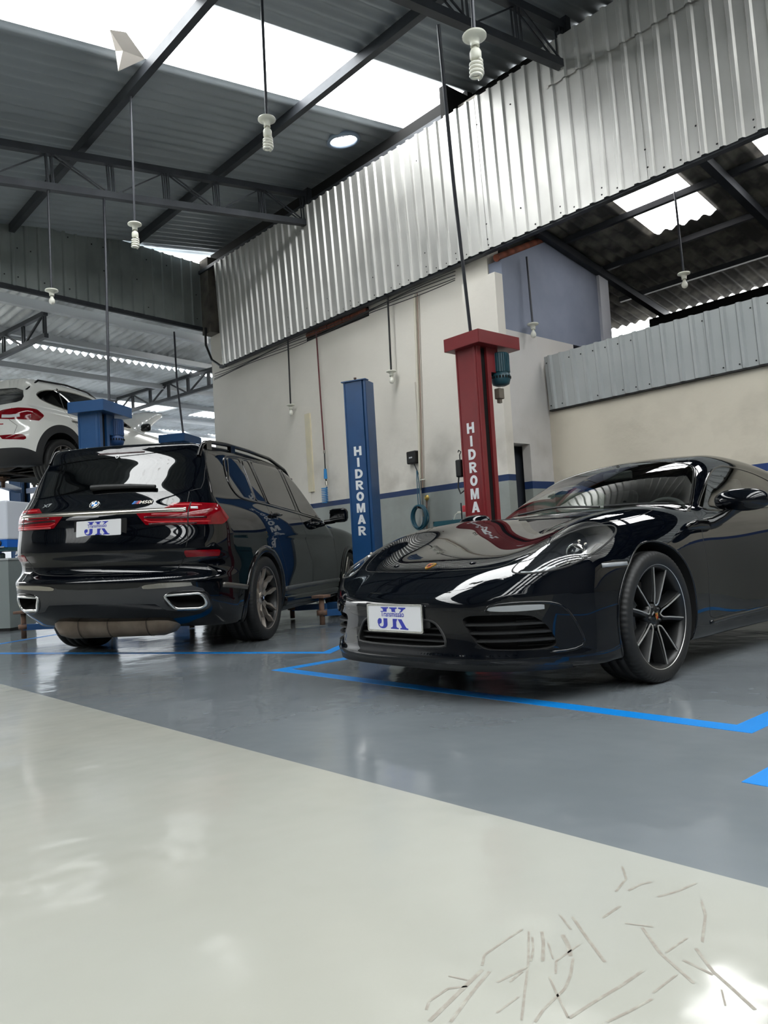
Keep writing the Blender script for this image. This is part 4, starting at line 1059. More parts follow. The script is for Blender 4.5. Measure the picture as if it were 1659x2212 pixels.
def suvF(s,a,z):
    W=_bW(s)+.016*(gauss(s,0,.42)+gauss(s,3.105,.42))*gauss(z,.75,.3)
    side=a-(W-_bd(z)-.012*gauss(s,1.55,.75)*gauss(z,.52,.16))
    fr=(-.90+.9*_bc(a)+.3*np.maximum(z-.85,0))-s
    rr=s-(_br(z)-_bc(a)*(1-.12*step(z,1.2,1.7)))
    L=smax(z-(_bh(s)-.02*a*a),side,.10); L=smax(L,fr,.06); L=smax(L,.24-z,.03)
    g=smax(z-(_bP(s-.25*a*a*(1-step(s,1.1,2.0)))-.045*a*a),a-(_bg(z)-.05*np.maximum(s-3.0,0)**2-.10*np.maximum(1.2-s,0)**2),.085)
    g=smax(g,smax(.45-s,1.0-z,.03),.03)
    f=smin(L,g,.05)
    return smax(f,rr,.035)
def roundel(parent,M,r,name='roundel'):
    b=MB().lathe([(0,.004),(r*.97,.004),(r,.001),(r*.98,-.002)],40,M).build(name,MAT['gloss_black'],parent)
    MB().lathe([(r*.93,.0045),(r*.965,.0062),(r,.004),(r*.99,0)],40,M).build('roundel_ring',MAT['chrome'],b)
    w=MB();u=MB()
    for q in range(4):
        t=w if q%2 else u
        P=[(0,0)]+[(r*.60*math.cos(math.pi/2*(q+i/6)),r*.60*math.sin(math.pi/2*(q+i/6))) for i in range(7)]
        t.prism(P,.004,.0052,M)
    w.build('roundel_white',MAT['badge_white'],b,kind='stuff'); u.build('roundel_blue',MAT['badge_blue'],b,kind='stuff')
    MB().lathe([(r*.59,.0045),(r*.61,.006),(r*.63,.0045)],32,M).build('roundel_inner_ring',MAT['chrome'],b)
    for ch,a in (('B',140),('M',90),('W',40)):
        a_=math.radians(a); text('lettering',ch,r*.36,MAT['badge_white'],b,M@T_(r*.78*math.cos(a_),r*.78*math.sin(a_),.0045)@Matrix.Rotation(a_-math.pi/2,4,'Z')@T_(0,-r*.12,0),.0005,.0004)
    return b
def rearM(c,n):
    """frame on the tail: x to the viewer's right, y up, z outwards"""
    n=Vector(n); x=Vector((-1,0,0)); x=(x-n*x.dot(n)).normalized(); y=n.cross(x)
    return Matrix(((x.x,y.x,n.x,c[0]),(x.y,y.y,n.y,c[1]),(x.z,y.z,n.z,c[2]),(0,0,0,1)))
def build_suv():
    B=Body(suvF,(.3,.8),(3.3,.95),110,230,440,.03)
    ang=math.radians(126.4); f=(math.cos(ang),math.sin(ang))
    car=empty('large_suv',(-6.83+3.105*f[0],3.31+3.105*f[1],0),ang+math.pi/2,label='glossy black seven-seat suv seen from behind, parked between the blue lift posts',cat='car')
    P_=B.part; pm=MAT['paint']; R=.445
    for sc_ in (0.0,3.105): B.cut('arch',lambda P,sc_=sc_:np.hypot(P[:,1]-sc_,(P[:,2]-.385))-R,np.abs(B.P[:,0])>.6)
    sym=lambda q:[(t,s) for t,s in q]+[(-t,s) for t,s in q[::-1]]
    GATE=sym([(0,.685),(.45,.688),(.64,.712),(.672,.76),(.725,.86),(.744,.945),(.742,1.05),(.735,1.166),(.712,1.25),(.70,1.35),(.66,1.50),(.615,1.64),(.57,1.715),(.3,1.745),(0,1.75)])
    GATE2=np.array(GATE)
    B.cut('tailgate',lambda P:polysd(P[:,[0,2]],chaikin(GATE2,1)),(B.P[:,1]>3.6))
    B.cut('rear_bumper',lambda P:smax(P[:,2]-.70-.10*step(np.abs(P[:,0]),.6,.8),3.56-P[:,1],.01),(B.P[:,1]>3.3)&(B.P[:,2]<1.0),over=['body'])
    B.cut('roof_spoiler',lambda P:smax(3.58-P[:,1],1.735-P[:,2],.01),(B.P[:,1]>3.4)&(B.P[:,2]>1.6),over=['body','tailgate'])
    B.cutpoly('rear_glass',sym([(0,1.358),(.645,1.360),(.655,1.40),(.615,1.60),(.575,1.69),(.45,1.715),(0,1.735)]),'rear',None,1,cond=lambda P:P[:,1]>3.7)
    TL=np.array([(.33,1.172),(.414,1.076),(.731,1.070),(1.1,1.075),(1.1,1.24),(.825,1.247),(.72,1.252),(.61,1.250),(.545,1.204),(.36,1.182)])
    for sd in (1,-1):
        def tsd(P,sd=sd):
            a=polysd(np.stack([P[:,0]*sd,P[:,2]],1),TL); z=P[:,2]
            return smax(a,3.80+1.0*np.maximum(z-1.13,0)+1.9*np.maximum(1.13-z,0)-P[:,1],.006)
        B.cut('tail_lamp',tsd,(B.P[:,0]*sd>.2)&(B.P[:,1]>3.6)&(B.P[:,2]>1.0)&(B.P[:,2]<1.4))
        def rsd(P,sd=sd): return smax(smax(np.abs(P[:,2]-.840)-.026,.715-P[:,0]*sd,.003),3.955-P[:,1],.003)
        B.cut('reflector',rsd,(B.P[:,0]*sd>.6)&(B.P[:,1]>3.8)&(B.P[:,2]>.75)&(B.P[:,2]<.95))
    DIF=[(-.83,.602),(-.42,.608),(-.33,.572),(.33,.572),(.42,.608),(.83,.602),(.875,.43),(.83,.385),(.56,.385),(.50,.43),(.46,.455),(-.46,.455),(-.50,.43),(-.56,.385),(-.83,.385),(-.875,.43)]
    B.cutpoly('diffuser',DIF,'rear',None,1,cond=lambda P:P[:,1]>3.9)
    EX=[(.556,.516),(.815,.524),(.842,.485),(.842,.430),(.800,.402),(.615,.406)]
    CH=[(.346,.574),(.444,.612),(.806,.618),(.834,.590),(.474,.570)]
    for sd in (1,-1):
        B.cutpoly('exhaust_hole',fillet(EX,.022),'rear',sd,0,cond=lambda P:P[:,1]>3.9)
        B.cutpoly('bumper_trim',CH,'rear',sd,1,cond=lambda P:P[:,1]>3.9)
    GL={'rear_quarter_glass':[(3.33,1.70),(3.05,1.716),(3.05,1.312),(3.35,1.33),(3.45,1.37),(3.50,1.46)],
        'fixed_glass':[(2.99,1.716),(2.83,1.724),(2.76,1.306),(3.03,1.314)],
        'rear_door_glass':[(2.75,1.732),(1.95,1.742),(1.90,1.264),(2.71,1.304)],
        'front_door_glass':[(1.86,1.738),(1.66,1.71),(1.45,1.625),(1.18,1.43),(.98,1.22),(1.03,1.203),(1.60,1.242),(1.80,1.258)]}
    RD=[(2.50,.48),(2.53,.66),(2.66,.88),(2.79,1.10),(2.80,1.30),(1.88,1.262),(1.78,.97),(1.62,.72),(1.58,.48)]
    FD=[(1.58,.48),(1.62,.72),(1.78,.97),(1.88,1.262),(.75,1.19),(.66,.95),(.62,.7),(.62,.48)]
    for sd in (1,-1):
        B.cutpoly('rear_door',RD,'side',sd,0,over=['body']); B.cutpoly('front_door',FD,'side',sd,0,over=['body'])
        B.cutpoly('rocker',[(.50,.2),(.50,.455),(2.60,.455),(2.60,.2)],'side',sd,0,over=['body'])
        for nm,q in GL.items(): B.cutpoly(nm,fillet(q,.045),'side',sd,0,cond=lambda P:P[:,2]>1.1)
    B.cutpoly('windshield',sym([(0,.52),(.5,.60),(.78,.80),(.60,1.45),(.3,1.36),(0,1.33)]),'top',None,1,cond=lambda P:(P[:,2]>1.12)&(P[:,1]>.3))
    P_('body','body_shell',pm,car); tg=P_('tailgate','tailgate',pm,car); P_('rear_bumper','rear_bumper',pm,car)
    sp_=P_('roof_spoiler','roof_spoiler',pm,car)
    P_('rear_glass','rear_window',MAT['glass_dark'],car,label='near-black tinted rear window')
    P_('windshield','windshield',MAT['glass_dark'],car)
    dif=P_('diffuser','rear_diffuser',mat('diffuser_grey','38393b',.35),car,.002,.01,label='dark grey rear diffuser panel')
    for sd,nm in ((1,'left'),(-1,'right')):
        on=lambda c,sd=sd:c[:,0]*sd>0
        tl=P_('tail_lamp','tail_lamp',MAT['red_lens'],car,.006,.012,only=on,label='slim red tail light')
        def strip(pts,m,w,h,name,d=.02):
            q=B.dense(pts,d); z=q[:,1]; r=B.rear(np.stack([q[:,0]*sd,z],1)); r=r+B.grad(r)*.006; B.ribbon(r,name,m,tl,w,h)
        strip([(.40,1.118),(.45,1.100),(.73,1.096),(.88,1.098)],MAT['red_bright'],.010,.001,'light_line')
        strip([(.40,1.138),(.73,1.128),(.86,1.130)],MAT['red_dark'],.020,.001,'dark_band')
        strip([(.62,1.232),(.72,1.234),(.82,1.230)],MAT['red_bright'],.012,.001,'upper_line')
        strip([(.46,1.160),(.56,1.158),(.70,1.157)],MAT['lens_reflection'] if sd<0 else MAT['red_dark'],.014,.002,'upper_reflection')  # pale on one lamp only: reflection put into the colour
        strip([(.44,1.082),(.60,1.080),(.80,1.081)],MAT['lens_reflection'] if sd>0 else MAT['red_dark'],.016,.002,'lower_band')  # pale on the opposite lamp only, again a painted reflection
        strip([(.752,1.207),(.80,1.206)],MAT['lamp_white'],.024,.004,'reversing_lamp')
        q=B.rear([(sd*.742,z) for z in np.linspace(1.068,1.252,9)]); q=q+B.grad(q)*.007; B.ribbon(q,'lamp_gap',MAT['seam'],tl,.010,.001)
        rl=P_('reflector','rear_reflector',MAT['red_lens'],car,.004,.008,only=on,label='flat red rear reflector')
        ex=P_('exhaust_hole','tailpipe',MAT['darkgap'],car,-.10,-.10,only=on)
        q=B.stick(B.rear(B.dense(fillet(np.array(EX)*[sd,1],.022),.012,True))); B.ribbon(q,'tailpipe_finisher',MAT['chrome'],ex,.022,.012,True)
        q2=q+B.grad(q)*-.0; B.ribbon(B.stick(B.rear(B.dense(chaikin((np.array(EX)-[.70,.463])*1.20*[1,1.35]*[1,.85]+[.70,.463],2)*[sd,1],.015,True))),'tailpipe_surround',MAT['gloss_black'],ex,.018,.006,True)
        P_('bumper_trim','bumper_trim',MAT['satin'],car,.006,.010,only=on,label='satin metal bumper trim')
        for nm_ in ('rear_door','front_door'):
            d=P_(nm_,nm_,pm,car,only=on)
            Q=RD if nm_=='rear_door' else FD
            q=B.side(B.dense(Q,.03),sd); B.ribbon(q,'door_gap',MAT['seam'],d,.006,.0005)
            hs,hz=(2.68,1.188) if nm_=='rear_door' else (1.45,1.132)
            c=B.side([(hs,hz)],sd)[0]
            h=MB(); h.tube([tuple(B.out(np.array([c[0]+sd*o,c[1]+dx,c[2]+.004*k]))) for k,(o,dx) in enumerate(((.0,.115),(.032,.09),(.036,0),(.032,-.09),(.0,-.115)))],[.012,.018,.019,.018,.012],8); h.build('door_handle',pm,d)
            q=B.side(B.dense([(hs-.07,hz-.004),(hs+.07,hz+.004)],.02),sd); B.ribbon(q,'handle_recess',MAT['gloss_black'],d,.075,.001)
        P_('rocker','rocker_panel',MAT['gloss_black'],car,only=on)
        q=B.side(B.dense([(.56,.462),(1.5,.462),(2.56,.462)],.05),sd); B.ribbon(q,'rocker_trim',mat('rocker_grey','4b4c4c',.3,.3),car,.05,.014)
        q=B.side(B.dense([(.56,.33),(1.5,.33),(2.56,.34)],.05),sd); B.ribbon(q,'rocker_step',MAT['gloss_black'],car,.10,.018)
        q=B.side(B.dense([(3.56,.535),(3.96,.580)],.03),sd); B.ribbon(q,'bumper_side_trim',MAT['satin'] if 0 else mat('side_trim_grey','5b5853',.3,.5),car,.045,.012)
        q=B.side(B.dense([(.16,.74),(.30,.56),(.48,.42)],.02),sd); B.ribbon(q,'fender_vent_trim',MAT['satin'],car,.012,.010)
        for nm_,Q in GL.items():
            w=P_(nm_,'side_window',MAT['glass_dark'],car,only=on)
            q=B.stick(B.side(B.dense(fillet(Q,.045),.015,True),sd)); B.ribbon(q,'window_frame',MAT['gloss_black'],w,.020,.004,True)
        q=B.stick(B.side(B.dense(chaikin(np.array([(.90,1.17),(1.6,1.222),(2.7,1.288),(3.35,1.312),(3.47,1.36),(3.525,1.46),(3.48,1.60),(3.38,1.722),(2.7,1.75),(1.85,1.762),(1.60,1.73),(1.35,1.60),(1.1,1.40)]),2,False),.03),sd)); B.ribbon(q,'belt_trim',MAT['gloss_black'],car,.022,.006)
        for sc_ in (0,3.105):
            th=np.radians(np.linspace(-20,200,64)); ed=np.stack([sc_+R*np.cos(th),.385+R*np.sin(th)],1); q=B.side(ed,sd); V=[];F=[]
            for p in q: V+=[tuple(p),(p[0]*.985,p[1],p[2]),(sd*.50,p[1],p[2])]
            for i in range(len(q)-1): F+=[(i*3,i*3+3,i*3+4,i*3+1),(i*3+1,i*3+4,i*3+5,i*3+2)]
            k=len(V); V.append((sd*.50,sc_,.385)); F+=[(k,i*3+2,i*3+5) for i in range(len(q)-1)]
            MB().add(B.out(V),F).build('wheel_arch_liner',MAT['darkgap'],car)
            ed=np.stack([sc_+(R+.032)*np.cos(th),.385+(R+.032)*np.sin(th)],1); B.ribbon(B.side(ed,sd),'wheel_arch_trim',MAT['gloss_black'],car,.066,.014)
        for s_ in (0,3.105): wheel('suv',car,sd*(1.0-.15),s_,.385,.285,.30,spin=.2)
        # roof rail
        S_=[1.30,1.42,1.62,2.1,2.7,3.2,3.55,3.72,3.80]; H_=[.0,.035,.05,.055,.055,.055,.052,.035,.0]
        q=B.top([(sd*.705,s) for s in S_]); q[:,2]+=np.array(H_)
        rl=MB(); rl.tube([tuple(p) for p in B.out(B.dense(q,.06))],.019,8)
        for s0 in (1.46,3.10,3.62):
            c=B.out(B.top([(sd*.705,s0)]))[0]; rl.box((c[0]-.017,c[1]-.05,c[2]-.02),(c[0]+.017,c[1]+.05,c[2]+.055))
        rl.build('roof_rail',MAT['gloss_black'],car)
        q=B.out(B.top([(sd*.705,s) for s in np.linspace(1.5,3.6,24)])); m=MB(); m.tube([tuple(p+np.array([0,0,.004])) for p in q],.008,6); m.build('rail_base',MAT['gloss_black'],car)
        # mirror
        m=MB(); Mm=Matrix.Translation((sd*1.10,.86,1.245+.03*sd))
        m.box((-.115,-.07,-.085),(.115,.06,.085),Mm,.05); mi=m.build('door_mirror',pm,car); [setattr(p,'use_smooth',True) for p in mi.data.polygons]
        m=MB(); m.box((-.09,.062,-.065),(.09,.066,.065),Mm,.0); m.build('mirror_glass',MAT['glass_dark'],mi)
        m=MB(); m.tube([(sd*.92,.86,1.17+.03*sd),(sd*1.05,.86,1.18+.03*sd)],[.03,.028],8); m.build('mirror_arm',MAT['gloss_black'],mi)
        # seam from the spoiler down to the lamp
        q=B.stick(np.array([(sd*.62,3.60,1.80),(sd*.70,3.66,1.72),(sd*.745,3.76,1.64),(sd*.775,3.85,1.52),(sd*.785,3.90,1.43),(sd*.775,3.94,1.37),(sd*.70,3.99,1.35)])); q=B.stick(B.dense(q,.03)); B.ribbon(q,'pillar_gap',MAT['seam'],car,.006,.0006)
        q=B.stick(B.dense(np.array([(sd*.735,4.08,1.25),(sd*.80,3.98,1.30),(sd*.86,3.86,1.33)]),.03))
    # tailgate details
    q=B.stick(B.rear(B.dense(chaikin(GATE2,1)[:], .03,True)[:]))
    q=q[q[:,2]<1.36]; 
    k=np.argsort(np.arctan2(q[:,2]-1.36,q[:,0])); B.ribbon(q[k],'tailgate_gap',MAT['seam'],tg,.007,.0006)
    tz=[(t,1.190-.0*t) for t in np.linspace(.775,-.725,70)]; q=B.rear(tz); B.ribbon(q,'chrome_strip',MAT['satin'],tg,.042,.011,e=.14)
    q=B.rear([(t,1.722) for t in np.linspace(-.22,.22,16)]); B.ribbon(q,'brake_light',MAT['red_dark'],sp_,.016,.004)
    def onrear(t,z): c=B.rear([(t,z)])[0]; n=B.grad(c[None])[0]; return rearM(B.out(c),n)
    roundel(tg,onrear(.078,1.262)@T_(0,0,.002),.043)
    text('lettering','X7',.052,MAT['strip_lens'],tg,onrear(.545,1.275)@T_(0,-.018,.001),.001,.002,1.25)
    mb=onrear(-.30,1.266)
    text('lettering','M50i',.050,MAT['satin'],tg,mb@T_(.078,-.017,.001),.0012,.002,1.15)
    for i,c_ in enumerate(('badge_blue','paint_stripe','badge_red')):
        if c_=='paint_stripe' and c_ not in MAT: MAT[c_]=mat('badge_navy','1b2a66',.3)
        x=-.042+i*.020; MB().prism([(x,-.018),(x+.018,-.018),(x+.030,.018),(x+.012,.018)],.001,.003,mb).build('badge_stripe',MAT[c_],tg)
    Mp=rearM(B.out(np.array([-.004,4.222,1.066])),Vector((0,1,.10)).normalized())
    MB().prism(rrect(.47,.16,.01),-.04,-.003,Mp@T_(.012,-.012,0)).build('plate_recess',MAT['darkgap'],tg)
    plate(car,Mp,False)
    c=B.rear([(-.03,1.395)])[0]
    w=MB(); a=B.rear([(.16,1.398),(.05,1.402),(-.20,1.398),(-.42,1.385)]); a=a+B.grad(a)*.022; w.tube([tuple(p) for p in B.out(a)],[.026,.024,.021,.016],8); w.build('rear_wiper',MAT['matt_black'],car)
    st=onrear(.03,1.69)@T_(0,0,.001); MB().lathe([(.010,.0005),(.013,.001),(.016,.0005)],24,st).build('window_sticker',MAT['badge_white'],car)
    for z in np.arange(1.40,1.66,.022):
        pass
    # below the bumper
    m=MB(); m.tube([(-.55,3.95,.30),(-.48,3.95,.285),(-.40,3.95,.275),(.44,3.95,.275),(.52,3.95,.285),(.58,3.95,.30)],[.05,.10,.115,.115,.10,.05],20); mu=m.build('silencer',MAT['bronze'],car)
    m=MB()
    for t in (-.30,.05,.32): m.tube([(t-.006,3.95,.275),(t+.006,3.95,.275)],.118,20,caps=False)
    m.build('silencer_band',mat('dark_band','4a423a',.6,.4),mu,kind='stuff')
    m=MB(); m.tube([(-.62,4.02,.40),(.62,4.02,.40)],.016,8); m.box((-.60,3.4,.28),(.60,4.0,.36),None,.03); m.tube([(0,3.7,.30),(0,1.0,.30)],.05,10); m.tube([(-.85,3.105,.385),(.85,3.105,.385)],.05,8); m.build('underbody',MAT['darkgap'],car)
    m=MB(); q=B.rear([(t,.375) for t in np.linspace(-.80,.80,40)]); V=[];F=[]
    for p in B.out(q): V+=[(p[0],p[1]-.01,p[2]+.03),(p[0],p[1]-.03,p[2]+.005),(p[0]*.9,p[1]-.2,p[2]+.01)]
    for i in range(39): F+=[(i*3,i*3+1,i*3+4,i*3+3),(i*3+1,i*3+2,i*3+5,i*3+4)]
    m.add(V,F,True).build('lower_valance',MAT['matt_black'],car)
    return car
suv=build_suv()
# ================================================================ white crossover on the raised lift
_th=spline([(-1.0,.70),(-.8,.86),(-.4,.98),(0,1.02),(.5,1.06),(1.0,1.09),(2.0,1.12),(3.0,1.14),(3.7,1.15)])
_tW=spline([(-1,.84),(-.4,.90),(0,.925),(1.3,.905),(2.67,.925),(3.2,.905),(3.7,.87)])
_td=spline([(.1,.12),(.22,.05),(.4,.01),(.6,0),(.8,.006),(.92,.02),(1.02,.05),(1.12,.10),(1.3,.2)])
_tP=spline([(.2,.90),(.5,1.08),(.9,1.29),(1.3,1.49),(1.6,1.59),(2.0,1.645),(2.5,1.655),(3.0,1.625),(3.35,1.58),(3.8,1.50)])
_tg=spline([(.9,.87),(1.05,.845),(1.15,.815),(1.3,.755),(1.45,.69),(1.55,.64),(1.7,.54)])
_tr=spline([(.1,3.25),(.25,3.38),(.40,3.50),(.55,3.53),(.68,3.53),(.80,3.49),(.95,3.47),(1.05,3.45),(1.12,3.40),(1.25,3.27),(1.40,3.12),(1.50,3.05),(1.56,3.10),(1.62,3.05)])
_tc=spline([(0,0),(.3,.01),(.5,.035),(.65,.08),(.75,.14),(.82,.22),(.87,.32),(.905,.48),(.94,.8),(1.2,2.2)])
def crossoverF(s,a,z):
    side=a-(_tW(s)-_td(z)-.02*gauss(s,1.4,.7)*gauss(z,.5,.2)+.015*gauss(z,.86,.07)*step(s,.5,2.6))
    L=smax(z-(_th(s)-.02*a*a),side,.08); L=smax(L,(-.84+.9*_tc(a)+.3*np.maximum(z-.8,0))-s,.06); L=smax(L,.22-z,.03)
    g=smax(z-(_tP(s-.25*a*a*(1-step(s,1,2)))-.05*a*a),a-(_tg(z)-.07*np.maximum(s-2.2,0)**2),.08); g=smax(g,smax(.4-s,.9-z,.03),.03)
    return smax(smin(L,g,.04),s-(_tr(z)-_tc(a)),.04)
def build_crossover():
    B=Body(crossoverF,(.2,.75),(2.7,.85),60,120,260)
    ang=math.radians(119.2)
    car=empty('crossover',(-14.18,6.11,2.12),ang+math.pi/2,label='white crossover raised high on a lift, hood open, behind the black suv',cat='car')
    P_=B.part; R=.40
    for sc_ in (0.0,2.67): B.cut('arch',lambda P,sc_=sc_:np.hypot(P[:,1]-sc_,P[:,2]-.36)-R,np.abs(B.P[:,0])>.5)
    for sc_ in (0.0,2.67): B.cut('cladding',lambda P,sc_=sc_:np.hypot(P[:,1]-sc_,P[:,2]-.36)-R-.12,np.abs(B.P[:,0])>.5,over=['body'])
    B.cut('cladding',lambda P:P[:,2]-.37-.10*step(P[:,1],3.0,3.4),B.P[:,2]<.8,over=['body'])
    sym=lambda q:[(t,s) for t,s in q]+[(-t,s) for t,s in q[::-1]]
    B.cutpoly('rear_glass',sym([(0,1.13),(.60,1.16),(.70,1.22),(.52,1.46),(0,1.49)]),'rear',None,1,cond=lambda P:P[:,1]>2.8)
    B.cutpoly('windshield',sym([(0,.50),(.6,.62),(.74,.80),(.56,1.40),(0,1.30)]),'top',None,1,cond=lambda P:(P[:,2]>1.04)&(P[:,1]>.3))
    B.cutpoly('hood_bay',sym([(0,-.70),(.55,-.60),(.72,-.3),(.74,.40),(0,.42)]),'top',None,1,cond=lambda P:P[:,1]<.5)
    GL=[(.80,1.06),(1.0,1.16),(1.3,1.34),(1.6,1.47),(2.0,1.52),(2.5,1.50),(2.85,1.42),(3.0,1.31),(2.8,1.22),(2.2,1.13),(1.5,1.08)]
    TL=np.array([(.30,.985),(.36,.93),(.62,.90),(1.1,.88),(1.1,1.06),(.7,1.075),(.5,1.05)])
    for sd in (1,-1):
        B.cutpoly('side_glass',GL,'side',sd,2,cond=lambda P:P[:,2]>1.0)
        def tsd(P,sd=sd):
            a=polysd(np.stack([P[:,0]*sd,P[:,2]],1),TL); return smax(a,3.00+1.2*np.abs(P[:,2]-.985)-P[:,1],.005)
        B.cut('tail_lamp',tsd,(B.P[:,0]*sd>.2)&(B.P[:,1]>2.7)&(B.P[:,2]>.8)&(B.P[:,2]<1.15))
        B.cutpoly('fog_lamp',[(.55,.60),(.80,.585),(.83,.61),(.80,.665),(.50,.66)],'rear',sd,0,cond=lambda P:P[:,1]>3.0)
    w=MAT['paint_white']; cladm=mat('grey_cladding','232426',.6)
    P_('body','body_shell',w,car); P_('cladding','lower_cladding',cladm,car); P_('hood_bay','engine_bay',MAT['darkgap'],car,-.04)
    P_('rear_glass','rear_window',MAT['glass_dark'],car); P_('windshield','windshield',MAT['glass_dark'],car)
    for sd in (1,-1):
        on=lambda c,sd=sd:c[:,0]*sd>0
        gw=P_('side_glass','side_window',MAT['glass_dark'],car,only=on)
        for s0,s1 in (((2.46,1.52),(2.50,1.165)),((1.52,1.47),(1.62,1.075))):
            q=B.side(B.dense([s0,s1],.03),sd); B.ribbon(q,'window_pillar',MAT['gloss_black'],gw,.045,.003)
        q=B.stick(B.side(B.dense(chaikin(np.array(GL),2),.04,True),sd)); B.ribbon(q,'window_frame',MAT['satin'],gw,.016,.004,True)
        tl=P_('tail_lamp','tail_lamp',MAT['red_lens'],car,.004,.01,only=on)
        q=np.array([(t,z) for t,z in ((.50,.955),(.62,.945),(.74,.955))])*[sd,1]; r=B.rear(B.dense(q,.03)); r=r+B.grad(r)*.004; B.ribbon(r,'reversing_lamp',MAT['lamp_white'],tl,.05,.003)
        P_('fog_lamp','rear_reflector',MAT['red_lens'],car,.003,.008,only=on)
        q=B.side(B.dense([(2.47,.36),(2.42,.60),(2.27,.78),(2.35,.95),(2.50,1.15)],.03),sd); B.ribbon(q,'door_gap',MAT['seam'],car,.007,.0006)
        q=B.side(B.dense([(1.50,.36),(1.50,.8),(1.60,1.07)],.03),sd); B.ribbon(q,'door_gap',MAT['seam'],car,.007,.0006)
        for hs,hz in ((2.33,.975),(1.42,.945)):
            q=B.side(B.dense([(hs-.10,hz-.006),(hs+.10,hz+.004)],.02),sd); B.ribbon(q,'door_handle',MAT['satin'],car,.028,.022)
        for sc_ in (0,2.67):
            th=np.radians(np.linspace(-25,205,40)); q=B.side(np.stack([sc_+R*np.cos(th),.36+R*np.sin(th)],1),sd); V=[];F=[]
            for p in q: V+=[tuple(p),(sd*.45,p[1],p[2])]
            for i in range(len(q)-1): F.append((i*2,i*2+2,i*2+3,i*2+1))
            k=len(V); V.append((sd*.45,sc_,.36)); F+=[(k,i*2+1,i*2+3) for i in range(len(q)-1)]
            MB().add(V,F).build('wheel_arch_liner',MAT['darkgap'],car)
            wheel('suv',car,sd*.80,sc_,.385,.285,.30,ride=-.11)
        m=MB(); m.box((-.10,-.05,-.07),(.10,.05,.07),Matrix.Translation((sd*1.0,.68,1.10)),.045); mi=m.build('door_mirror',MAT['gloss_black'],car); [setattr(p,'use_smooth',True) for p in mi.data.polygons]
        q=B.top([(sd*.60,s) for s in (1.5,1.7,2.2,2.8,3.05)]); q[:,2]+=[0,.03,.035,.03,0]; m=MB(); m.tube([tuple(p) for p in B.dense(q,.06)],.016,8); m.build('roof_rail',MAT['gloss_black'],car)
    q=B.rear(B.dense([(.70,.60),(.72,.80),(.60,.90),(.62,1.08)],.03)); B.ribbon(q,'tailgate_gap',MAT['seam'],car,.006,.0006)
    q=B.rear(B.dense([(-.70,.60),(-.72,.80),(-.60,.90),(-.62,1.08)],.03)); B.ribbon(q,'tailgate_gap',MAT['seam'],car,.006,.0006)
    c=B.rear([(-.48,.835)])[0]; n=B.grad(c[None])[0]; Mq=rearM(c,n)
    MB().box((-.05,-.008,.0),(.05,.008,.004),Mq).build('tailgate_script',MAT['badge_red'],car)
    # open hood: curved panel propped up on its rear hinge
    V=[];F=[]; hn=14
    for i in range(hn):
        u=i/(hn-1)
        for j in range(9):
            t=-.72+1.44*j/8; ww=1-.35*max(0,(u-.55)/.45)**2.5
            V.append((t*ww,(.42-.92*u),1.06+.78*u-.20*u*u-.06*(t/.72)**2))
    for i in range(hn-1):
        for j in range(8): F.append((i*9+j,i*9+j+1,(i+1)*9+j+1,(i+1)*9+j))
    h=MB().add(V,F,True).build('open_hood',w,car); sl=h.modifiers.new('thick','SOLIDIFY'); sl.thickness=.03
    # underside
    m=MB(); m.box((-.70,.5,.18),(.70,2.3,.26),None,.03); m.box((-.55,2.35,.22),(.55,3.25,.34),None,.04); ub=m.build('underbody',mat('dark_underbody','1a1918',.7,noise=(6,'3a322a',.6)),car)
    m=MB(); m.tube([(-.75,2.67,.30),(-.3,2.67,.26),(.3,2.67,.26),(.75,2.67,.30)],.05,10); m.tube([(-.5,2.55,.20),(-.5,3.1,.30)],.03,8); m.tube([(.5,2.55,.20),(.5,3.1,.30)],.03,8); m.build('rear_axle',mat('axle_iron','3a3632',.6,.3,noise=(9,'6a5a48',.5)),car)
    m=MB(); m.tube([(-.55,3.20,.27),(-.30,3.16,.26),(.45,3.16,.26),(.55,3.20,.27)],[.04,.085,.085,.04],16); m.tube([(.0,3.1,.22),(.05,1.5,.20),(0,.6,.2)],.035,8); m.build('exhaust',mat('sooty_exhaust','4a4038',.6,.4,noise=(8,'2a2522',.6)),car)
    return car
crossover=build_crossover()
